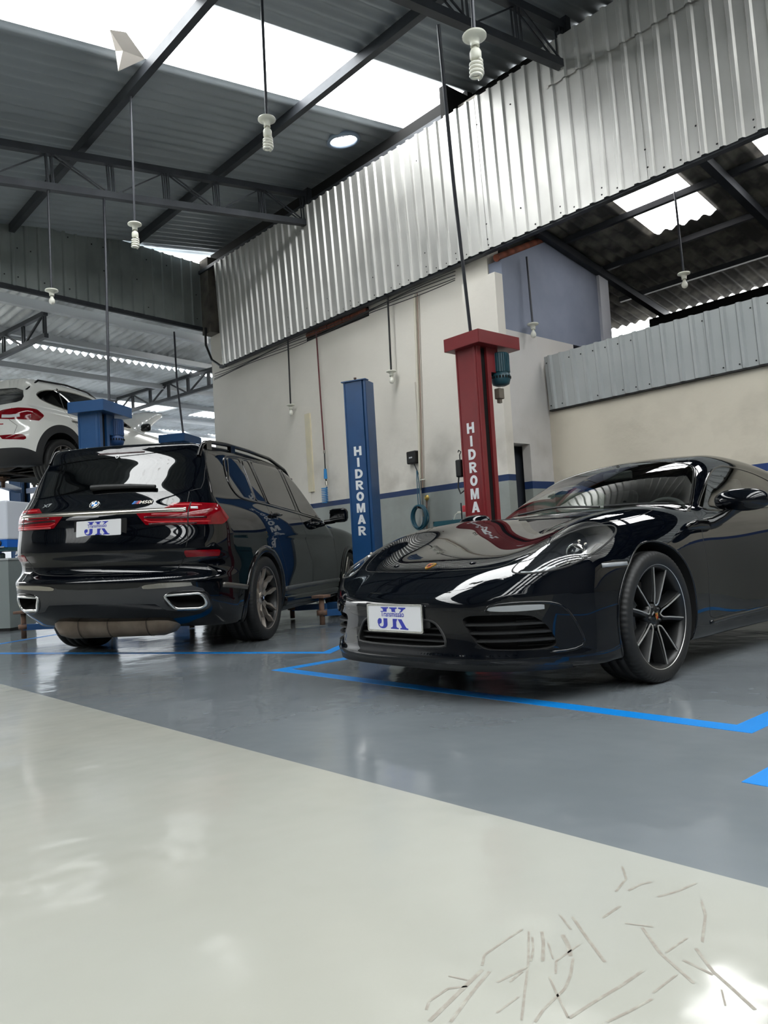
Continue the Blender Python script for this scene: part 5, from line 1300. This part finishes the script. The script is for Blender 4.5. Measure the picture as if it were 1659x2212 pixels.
# ================================================================ lifts
MAT['lift_red']=mat('lift_red_paint','7a2428',.38,noise=(4,'6c2024',.5))
MAT['lift_blue']=mat('lift_blue_paint','1d4876',.34,noise=(4,'193e68',.5))
MAT['motor_teal']=mat('teal_motor','1c4652',.4)
MAT['motor_blue']=mat('blue_motor','1c4273',.4)
MAT['rust']=mat('rusty_plate','6b5142',.8,noise=(12,'3d302a',.7))
LET=[('H',),('I',),('D',),('R',),('O',),('M',),('A',),('R',)]
def block_letter(ch,parent,M,w,h,under):
    """heavy sans capital, flat sticker"""
    k=.030; o=MB(); t0,t1=0,.0008; x0,x1=-w/2,w/2
    lv=[0]
    def poly(P): lv[0]+=1; o.prism(P,t0,t1+.00012*lv[0],M)
    def ringp(out,inn):
        n=len(out)
        for i in range(n): poly([out[i],out[(i+1)%n],inn[(i+1)%n],inn[i]])
    if ch=='H': poly([(x0,0),(x0+k,0),(x0+k,h),(x0,h)]); poly([(x1-k,0),(x1,0),(x1,h),(x1-k,h)]); poly([(x0+k,h*.38),(x1-k,h*.38),(x1-k,h*.62),(x0+k,h*.62)])
    elif ch=='I': poly([(-k/2,0),(k/2,0),(k/2,h),(-k/2,h)])
    elif ch=='D':
        cx=x0+.040; rx,ry=x1-cx,h/2; kx,ky=k,.026
        A=[(x0,0)]+[(cx+rx*math.cos(a),h/2+ry*math.sin(a)) for a in np.linspace(-math.pi/2,math.pi/2,15)]+[(x0,h)]
        B_=[(x0+k,ky)]+[(cx+(rx-kx)*math.cos(a),h/2+(ry-ky)*math.sin(a)) for a in np.linspace(-math.pi/2,math.pi/2,15)]+[(x0+k,h-ky)]
        ringp(A,B_)
    elif ch=='O':
        n=28; ringp([(w/2*math.cos(2*math.pi*i/n),h/2+h/2*math.sin(2*math.pi*i/n)) for i in range(n)],[((w/2-k)*math.cos(2*math.pi*i/n),h/2+(h/2-.026)*math.sin(2*math.pi*i/n)) for i in range(n)])
    elif ch=='R':
        poly([(x0,0),(x0+k,0),(x0+k,h),(x0,h)]); cx=x0+.045; rx=x1-cx-.004; cy=h*.70; ry=h*.30
        A=[(x0+k,cy-ry)]+[(cx+rx*math.cos(a),cy+ry*math.sin(a)) for a in np.linspace(-math.pi/2,math.pi/2,13)]+[(x0+k,cy+ry)]
        B_=[(x0+k,cy-ry+.022)]+[(cx+(rx-.027)*math.cos(a),cy+(ry-.022)*math.sin(a)) for a in np.linspace(-math.pi/2,math.pi/2,13)]+[(x0+k,cy+ry-.022)]
        for i in range(len(A)-1): poly([A[i],A[i+1],B_[i+1],B_[i]])
        poly([(x0+.034,h*.41),(x0+.066,h*.41),(x1+.004,0),(x1-.030,0)])
    elif ch=='M':
        W2=w*.56; k2=.025
        poly([(-W2,0),(-W2+k2,0),(-W2+k2,h),(-W2,h)]); poly([(W2-k2,0),(W2,0),(W2,h),(W2-k2,h)])
        poly([(-W2+k2*.4,h),(-W2+k2*1.45,h),(.012,0),(-.012,0)]); poly([(W2-k2*1.45,h),(W2-k2*.4,h),(.012,0),(-.012,0)])
    elif ch=='A':
        poly([(x0-.004,0),(x0+.029,0),(.016,h),(-.016,h)]); poly([(x1-.029,0),(x1+.004,0),(.016,h),(-.016,h)]); poly([(-.026,h*.20),(.026,h*.20),(.018,h*.38),(-.018,h*.38)])
    o.build('lettering',MAT['letter_white'],parent,kind='stuff')
def lift_post(name,x,y,rz,m,label,group,motor=None,w=.29,d=.20,H=2.76,zt=1.99,slot=True):
    """two-post lift column. Local frame: front face with the lettering towards -y, carriage slot towards +x, near front edge at x=0"""
    p=empty(name,(x,y,0),rz,label=label,cat='car lift',group=group)
    c=MB()
    pr=[(-w,0),(0,0),(0,.055),(-.030,.055),(-.030,.020),(-w+.02,.020),(-w+.02,d-.02),(-.030,d-.02),(-.030,d-.055),(0,d-.055),(0,d),(-w,d)]
    if slot:
        c.prism(pr,.02,H); c.build('column',m,p); MB().box((-.20,.03,.05),(-.035,d-.03,H-.02)).build('carriage_slot',MAT['darkgap'],p)
    else:
        c.prism([(-w,0),(-.050,0),(-.044,.018),(-.034,.018),(-.028,-.004),(-.006,-.004),(0,.004),(0,d+.02),(-w,d+.02)],.02,H); c.build('column',m,p)
    r=MB(); 
    if slot: r.box((-.050,-.010,.02),(-.020,.002,H),None,.004)
    r.box((-w+.004,-.006,.02),(-w+.020,.002,H)); r.build('front_rib',m,p)
    MB().box((-w-.12,-.12,0),(.12,d+.14,.02)).build('base_plate',m,p)
    z=zt
    for i,(ch,) in enumerate(LET):
        block_letter(ch,p,T_(-w/2-.005,-.0012,z-.108)@Matrix.Rotation(math.pi/2,4,'X'),.098,.108,m)
        z-=.1335
    if motor:
        cap=MB(); o=(-w-.075,-.08,.10,d+.36)
        V=[(o[0],o[1]),(o[2],o[1]),(o[2],o[3]),(o[0],o[3])]
        cap.prism(V,H-.012,H+.0); 
        for a,b in ((0,1),(1,2),(2,3),(3,0)):
            bar(cap,(V[a][0],V[a][1],H+.055),(V[b][0],V[b][1],H+.055),.008,.13)
        cap.prism(V,H+.112,H+.12); cap.build('top_cover',m,p)
        MB().box((-.10,d,H-.26),(.0,d+.12,H-.01)).build('motor_bracket',m,p)
        mx,my=-.02,d+.17
        mo=MB(); mo.lathe([(0,H-.385),(.05,H-.385),(.085,H-.37),(.098,H-.33),(.100,H-.27),(.092,H-.262),(.092,H-.05),(0,H-.05)],28,T_(mx,my,0))
        for k in range(28):
            a=2*math.pi*k/28; bar(mo,(mx+.098*math.cos(a),my+.098*math.sin(a),H-.25),(mx+.098*math.cos(a),my+.098*math.sin(a),H-.06),.016,.006,(math.cos(a),math.sin(a),0))
        mo.build('motor',motor,p)
        sl=MB()
        for k in range(20):
            a=2*math.pi*k/20; sl.box((mx+.0995*math.cos(a)-.006,my+.0995*math.sin(a)-.006,H-.315),(mx+.0995*math.cos(a)+.006,my+.0995*math.sin(a)+.006,H-.29))
        sl.build('motor_vents',MAT['darkgap'],p,kind='stuff')
        MB().box((-.07,d+.11,H-.52),(.0,d+.19,H-.41),None,.008).box((-.055,d+.13,H-.56),(-.02,d+.17,H-.52)).build('limit_switch',mat('dirty_switch','6f675c',.6),p)
    else:
        MB().prism([(-w-.02,-.02),(.01,-.02),(.01,.07),(-.12,d+.01),(-w-.02,d+.01)],H,H+.012).build('top_plate',m,p)
        MB().lathe([(0,H+.06),(.016,H+.06),(.018,H+.05),(.012,H+.045),(.026,H+.012)],12,T_(-.17,.08,0)).build('screw_end',MAT['rust'],p)
    return p
def lift_arm(post,a,pts,pad_h,m):
    """telescopic arm in the post's local frame with a support pad"""
    ar=MB(); bar(ar,pts[0],pts[1],.10,.09); o=ar.build('lift_arm',m,post)
    e=MB(); bar(e,pts[1],pts[2],.075,.065); e.build('arm_extension',m,o)
    x,y,z=pts[2]
    pd=MB(); pd.lathe([(0,-.12),(.028,-.12),(.028,pad_h-.03),(0,pad_h-.03)],14,T_(x,y,z)); pd.lathe([(.028,-.02),(.055,-.02),(.055,.03),(.028,.03)],14,T_(x,y,z)); pd.build('pad_screw',MAT['rust'],o)
    MB().box((x-.075,y-.075,z+pad_h-.03),(x+.075,y+.075,z+pad_h),None,.006).build('support_pad',MAT['rust'],o)
red=lift_post('lift_post',-4.985,5.83,0,MAT['lift_red'],'dark red car lift column with teal motor behind the sports coupe',None,MAT['motor_teal'])
lift_arm(red,0,((-.15,.0,.10),(.35,-.55,.10),(.62,-1.0,.10)),.12,MAT['lift_red'])
br=lift_post('lift_post',-6.70,5.82,math.radians(24),MAT['lift_blue'],'plain blue car lift column with bare top between suv and red column',None,slot=False)
def rel(p,x,y,z):
    v=Matrix.Rotation(-p.rotation_euler.z,3,'Z')@(Vector((x,y,0))-Vector((p.location.x,p.location.y,0))); return (v.x,v.y,z)
lift_arm(br,0,(rel(br,-6.75,5.70,.13),rel(br,-6.52,5.15,.13),rel(br,-6.50,4.86,.14)),.19,MAT['lift_blue'])
lift_arm(br,0,(rel(br,-6.95,5.75,.13),rel(br,-7.45,5.70,.13),rel(br,-7.75,5.35,.13)),.06,MAT['lift_blue'])
bl=lift_post('lift_post',-8.98,3.58,math.radians(36.4),MAT['lift_blue'],'blue car lift column with motor and broad cap behind the suv, beside the white crossover',None,MAT['motor_blue'],H=2.62,zt=1.86)
lift_arm(bl,0,(rel(bl,-8.95,3.45,.13),rel(bl,-8.85,3.0,.14),rel(bl,-9.02,2.66,.15)),.18,MAT['lift_blue'])
lift_arm(bl,0,(rel(bl,-8.80,3.65,.13),rel(bl,-8.3,3.7,.13),rel(bl,-8.1,4.2,.13)),.06,MAT['lift_blue'])
b2=lift_post('lift_post',-11.75,6.05,math.radians(36.4),MAT['lift_blue'],'small far blue lift column whose cap shows above the suv roof',None,MAT['motor_blue'],H=2.80,zt=2.0)
b3=lift_post('lift_post',-14.74,4.40,math.radians(31.2),MAT['lift_blue'],'dark blue lift column at the picture edge under the white crossover',None,MAT['motor_blue'],H=2.9,zt=2.0)
for pst,pts in ((b3,((-14.7,4.5,2.235),(-14.3,4.6,2.235),(-13.9,4.5,2.235))),(b3,((-14.6,4.3,2.235),(-13.6,3.7,2.235),(-13.0,3.6,2.235))),(b2,((-11.8,6.0,2.235),(-12.6,5.0,2.235),(-12.5,4.4,2.235))),(b2,((-11.9,6.1,2.235),(-13.2,6.6,2.235),(-13.9,6.9,2.235)))):
    lift_arm(pst,0,tuple(rel(pst,*q) for q in pts),.05,MAT['lift_blue'])
cc=empty('lift_control',(-5.335,5.86,1.62),label='black pendant control box hooked on the left side of the red column',cat='control')
m=MB(); m.box((-.035,-.04,-.16),(.035,.03,.02),None,.012); m.build('control_box',MAT['black'],cc)
m=MB(); m.tube([(0,0,.02),(0,0,.07),(.02,0,.10),(-.01,0,.12),(-.02,0,.10)],.006,6); m.build('hook',MAT['black'],cc)
m=MB(); m.tube([(-.02,-.01,-.15),(-.03,-.02,-.26),(0,-.02,-.33),(.05,-.01,-.30),(.06,0,-.18)],.008,6); m.build('control_cable',MAT['black'],cc)

# ================================================================ lamps
def lamp(x,y,z,ztop,kind,label,group=None,lean=(0,0),r=.075,ang=0,tubem=None):
    """pendant on a stiff conduit: z is the underside of the ceiling rose"""
    L=empty('pendant_lamp',(x,y,z),ang,label=label,cat='lamp',group=group)
    t=MB(); t.tube([(0,0,.0),(lean[0],lean[1],ztop-z)],.013,8); t.build('conduit',tubem or MAT['tube'],L)
    MB().lathe([(0,.012),(r*.95,.012),(r,.006),(r,-.002),(r*.7,-.012),(.032,-.018),(.027,-.05),(.029,-.062),(.022,-.062),(0,-.05)],32).build('ceiling_rose',MAT['white_plastic'],L)
    if kind=='spiral':
        b=MB().lathe([(.012,-.062),(.014,-.075),(.030,-.085),(.036,-.10),(.036,-.135),(.030,-.15),(.0,-.15)],24).build('lamp_base',MAT['white_plastic'],L)
        P=[]; n=110
        for i in range(n+1):
            a=i/n*2*math.pi*4.3; q=i/n; rr_=.034+.004*q if q<.9 else .038-.022*(q-.9)/.1
            P.append((rr_*math.cos(a),rr_*math.sin(a),-.158-.105*q))
        MB().tube([(.012,.006,-.14)]+P,.0095,8).build('spiral_tube',MAT['bulb'],L)
    else:
        b=MB().lathe([(.014,-.062),(.016,-.075),(.020,-.085)],20).build('lamp_base',MAT['white_plastic'],L)
        MB().lathe([(.020,-.085),(.031,-.105),(.035,-.125),(.030,-.148),(.016,-.162),(0,-.166)],24).build('bulb',MAT['bulb'],L)
    return L
lamp(-2.93,3.6,3.87,zroof(3.6)-.1,'spiral','nearest and largest spiral lamp hanging before the roof truss',None,(.02,0))
lamp(-5.21,3.6,4.42,zroof(3.6)-.1,'spiral','spiral lamp hanging from the roof beam before the skylight band',None,(.03,0))
lamp(-7.84,3.6,4.48,zroof(3.6)-.1,'spiral','spiral lamp hanging lowest and leftmost in front of the roof truss',None,(.04,0))
lamp(-9.19,3.15,4.06,5.3,'bulb','round bulb pendant near the left cladding edge above the white crossover',None)
for x,z,l in ((-10.0,3.17,'bulb lamp on short dark conduit against the white wall, above the suv'),(-7.60,3.19,'bulb lamp on short dark conduit against the white wall, between the blue and red columns')):
    lamp(x,7.08,z,4.22,'bulb',l,None,(.02,0),.068,0,MAT['black'])
lamp(-4.05,8.42,3.70,za(8.42)-.05,'bulb','bulb pendant under the worn annex skylight',None,(-.03,0),.07)
lamp(-5.60,7.62,3.40,4.25,'bulb','bulb pendant in front of the blue grey upper wall',None,(-.02,0),.07)
# conduits to the lift motors
def tube_thing(name,pts,r,m,label,cat,n=8):
    o=MB().tube(pts,r,n).mesh(name); return link(name,o,m,None,label=label,cat=cat)
tube_thing('power_conduit',[(-4.49,5.02,5.45),(-4.75,5.38,4.2),(-5.06,5.84,2.90)],.017,MAT['tube'],'long dark conduit dropping from the truss to the red column','pipe')
tube_thing('power_conduit',[(-9.19,3.83,5.36),(-9.10,3.78,4.2),(-9.02,3.72,2.76)],.017,MAT['tube'],'long dark conduit dropping from the truss to the blue column beside the suv','pipe')
tube_thing('power_conduit',[(-12.35,6.32,4.85),(-12.1,6.2,3.9),(-11.80,6.12,2.94)],.017,MAT['tube'],'dark conduit dropping to the far small blue column','pipe')

# ================================================================ on the back wall
wh=empty('air_hose',(-9.26,7.12,2.1),label='dark red air pipe ending in a blue coiled hose on the white wall',cat='hose')
MB().tube([(-.02,0,2.1),(.0,0,1.0),(.02,0,.2)],.012,8).build('pipe',mat('dark_red_pipe','5a1f24',.4),wh)
MB().tube([(.02,0,.2),(.03,-.01,-.05),(.05,-.02,-.25)],.010,8).build('rubber_hose',MAT['black'],wh)
m=MB(); m.tube([(.02,0,.19),(.02,0,.24)],.018,10); m.tube([(.05,-.02,-.24),(.06,-.02,-.30)],.02,10); m.build('coupling',MAT['satin'],wh)
m=MB(); m.tube([(.055,-.03,-.05),(.055,-.03,-.20)],[.022,.028],10); m.build('blow_gun',mat('bright_blue','1e7fc0',.35),wh)
P=[(.05+.045*math.cos(a),-.06+.045*math.sin(a),-.33-.012*a/ (2*math.pi)*2.2) for a in np.linspace(0,2*math.pi*9,160)]
MB().tube(P,.007,6).build('coil',mat('blue_coil','1d77b4',.35),wh)
cd=empty('conduit_run',(-7.2,7.16,0),label='cream plastic conduit running down the white wall past the black box',cat='pipe')
m=MB(); m.tube([(.06,0,4.15),(.0,0,2.6),(-.06,0,1.56)],.017,8); m.build('conduit',mat('cream_conduit','d6d0bf',.4),cd)
m=MB(); m.tube([(-.06,0,1.56),(-.07,0,.05)],.017,8); m.build('conduit_lower',mat('grey_conduit_2','a9aaa6',.4),cd)
m=MB(); m.tube([(.105,.005,4.15),(.04,.005,2.6),(-.02,.005,1.56)],.009,8); m.build('conduit_thin',mat('brownish_pipe','9a8578',.5),cd)
m=MB(); m.box((-.11,-.01,1.66),(.05,.01,1.675)); m.build('clip',MAT['white_plastic'],cd)
m=MB(); m.lathe([(0,.022),(.03,.018),(.04,0)],16,T_(.06,-.005,1.42)@Matrix.Rotation(math.pi/2,4,'X')); m.build('valve',mat('brass','b59a52',.35,.7),cd)
m=MB(); m.tube([(.05,0,1.40),(.03,0,1.2),(.01,0,.9)],.012,8); m.build('drop_pipe',mat('brown_pipe','6d5a50',.5),cd)
bx=empty('wall_box',(-7.35,7.15,1.98),label='small black plastic box with a cable on the white wall',cat='box')
m=MB(); m.box((-.085,-.045,-.085),(.085,.045,.085),None,.015); m.build('housing',MAT['black'],bx)
m=MB(); m.box((-.03,-.048,-.012),(.03,-.044,.006)); m.build('badge',MAT['lamp_white'],bx)
m=MB(); m.tube([(.01,0,-.08),(.05,.01,-.18),(.11,.01,-.30),(.12,.0,-.45)],.007,6); m.build('box_cable',MAT['tube'],bx)
hc=empty('hose_coil',(-7.21,7.085,1.17),label='teal hose coiled in a ring and hung on the grey dado',cat='hose')
m=MB(); P=[]
for i in range(10*40+1):
    a=2*math.pi*i/40; k=i/40; P.append(((.125+.016*math.sin(k*2.3))*math.cos(a)+.01*math.sin(k*1.7),-.02-.006*k+.03,(.15+.012*math.cos(k*2.9))*math.sin(a)))
m.tube(P,.008,6); m.build('coil',mat('teal_hose','174c5e',.4),hc)
m=MB(); m.tube([(-.03,0,.16),(-.035,.01,.5),(-.03,.01,.62)],.006,6); m.tube([(.01,0,.16),(.0,.01,.45),(-.02,.01,.62)],.006,6); m.build('hose_tail',mat('teal_hose_2','1f5a70',.4),hc)
m=MB(); m.tube([(-.0,.03,.12),(-.0,-.05,.13)],.012,8); m.build('wall_hook',MAT['black'],hc)

# bench behind the coupe
bn=empty('tool_trolley',(-5.98,6.55,.07),label='teal tool trolley by the grey dado behind the sports coupe',cat='trolley')
MAT['teal_paint']=mat('teal_paint','28525c',.4)
m=MB(); m.box((-.26,-.20,.25),(.26,.20,.93),None,.01); m.build('cabinet',MAT['teal_paint'],bn)
m=MB(); m.box((-.27,-.21,.93),(.27,.21,.96)); m.box((-.27,-.21,.96),(-.255,.21,.985)); m.box((.255,-.21,.96),(.27,.21,.985)); m.box((-.27,-.21,.96),(.27,-.195,.985)); m.build('tray',MAT['teal_paint'],bn)
for z in (.32,.50,.68): MB().box((-.24,-.215,z),(.24,-.20,z+.15),None,.004).build('drawer',MAT['teal_paint'],bn)
for x in (-.21,.21):
    for y in (-.15,.15): MB().lathe([(0,-.02),(.05,-.02),(.05,.02),(0,.02)],16,T_(x,y,-.02)@Matrix.Rotation(math.pi/2,4,'X')).box((x-.015,y-.015,.0),(x+.015,y+.015,.25)).build('caster',MAT['black'],bn)
def bottle(x,y,z,prof,m,label,capm=None,capprof=None,cat='bottle'):
    b=empty('bottle',(x,y,z),label=label,cat=cat); MB().lathe(prof,20).build('body',m,b)
    if capm: MB().lathe(capprof,20).build('cap',capm,b)
    return b
bottle(-5.90,6.52,1.03,[(0,0),(.036,0),(.036,.13),(.030,.15),(.018,.16)],mat('silver_can','c0bdb8',.3,.5),'spray can with a red top on the tool trolley',mat('can_red','b3212f',.35),[(.037,.11),(.037,.17),(.030,.185),(0,.187)],'can')
bottle(-5.80,6.60,1.03,[(0,0),(.030,0),(.030,.20),(.012,.27),(.012,.30),(0,.30)],MAT['white_plastic'],'slim white bottle beside the red column on the tool trolley')
bottle(-6.15,6.58,1.03,[(0,0),(.016,0),(.016,.05),(.01,.06),(0,.06)],mat('grey_bottle','6f7878',.3),'tiny grey bottle on the left end of the tool trolley')
sq=empty('pump_sprayer',(-6.02,6.55,1.03),label='small white pump head with a curved tube on the tool trolley',cat='sprayer')
MB().tube([(.03,0,0),(.03,0,.22)],.008,8).build('rod',MAT['black'],sq)
MB().box((-.025,-.015,.10),(.03,.015,.125),None,.006).build('head',MAT['white_plastic'],sq)
MB().tube([(-.02,0,.115),(-.07,0,.09),(-.10,0,.03),(-.11,0,0)],.006,6).build('curved_tube',MAT['white_plastic'],sq)

# service machine and cabinet behind the suv on the left
sm=empty('service_machine',(-11.15,3.14,0),math.radians(38),label='white workshop machine with blue panel and round gauge on the grey cabinet',cat='machine')
MAT['machine_white']=mat('machine_white','d3d8e2',.35); MAT['machine_blue']=mat('machine_blue','0d62c0',.35)
m=MB(); m.box((-.40,-.25,1.20),(.16,.25,1.72),None,.02); m.build('upper_housing',MAT['machine_white'],sm)
m=MB(); m.box((-.40,-.26,1.10),(.16,.25,1.20)); m.box((-.40,.1,.955),(-.3,.25,1.055)); m.box((.06,.1,.955),(.16,.25,1.055)); m.build('blue_panel',MAT['machine_blue'],sm)
m=MB(); m.box((-.40,-.27,1.10),(.12,-.26,1.112)); m.build('light_edge',MAT['lamp_white'],sm)
m=MB(); 
for a,b in (((-.36,1.30),(-.03,1.30)),((-.03,1.30),(-.03,1.55)),((-.03,1.55),(-.36,1.55))): bar(m,(a[0],-.252,a[1]),(b[0],-.252,b[1]),.010,.010)
for a,b in (((-.36,1.36),(-.13,1.36)),((-.13,1.36),(-.13,1.50)),((-.13,1.50),(-.36,1.50))): bar(m,(a[0],-.252,a[1]),(b[0],-.252,b[1]),.006,.006)
m.build('blue_outline',mat('outline_blue','1d3f92',.4),sm)
MB().lathe([(0,.02),(.032,.02),(.038,.012),(.038,0)],24,T_(.04,-.262,1.155)@Matrix.Rotation(math.pi/2,4,'X')).build('gauge',MAT['lamp_white'],sm)
MB().lathe([(.034,.024),(.042,.02),(.042,0)],24,T_(.04,-.262,1.155)@Matrix.Rotation(math.pi/2,4,'X')).build('gauge_ring',MAT['black'],sm)
m=MB(); m.tube([(-.12,-.27,1.10),(-.10,-.29,1.16),(-.09,-.28,1.19)],.012,6); m.tube([(-.12,-.27,1.06),(-.11,-.29,1.11)],.016,6); m.build('valve_lever',MAT['black'],sm)
m=MB(); m.box((-.40,-.24,1.055),(.16,.25,1.10)); m.build('teal_shelf',MAT['teal_paint'],sm)
cb2=empty('grey_cabinet',(-11.15,3.14,0),math.radians(38),label='plain grey steel cabinet under the white machine',cat='cabinet')
m=MB(); m.box((-.42,-.28,.04),(.18,.26,.93)); m.build('carcass',mat('cabinet_grey','7c8484',.45),cb2)
m=MB(); m.box((-.43,-.29,.93),(.19,.27,.955)); m.build('worktop',mat('worktop_grey','a3a9a9',.4),cb2)
m=MB(); m.box((-.41,-.275,.0),(.17,.25,.04)); m.build('plinth',MAT['black'],cb2)
for i in range(4): 
    bottle(-11.15+.11*i*math.cos(.66)-.22,3.0+.11*i*math.sin(.66)-.16,.955,[(0,0),(.032,0),(.032,.06),(.02,.075),(0,.08)],mat('bottle_dark',('203437','2f5a5c','1d2a2c','3a4a4a')[i],.35),('dark bottle on the grey cabinet, farthest left','teal bottle on the grey cabinet, second from left','black bottle on the grey cabinet, third from left','grey bottle on the grey cabinet, nearest the suv')[i])
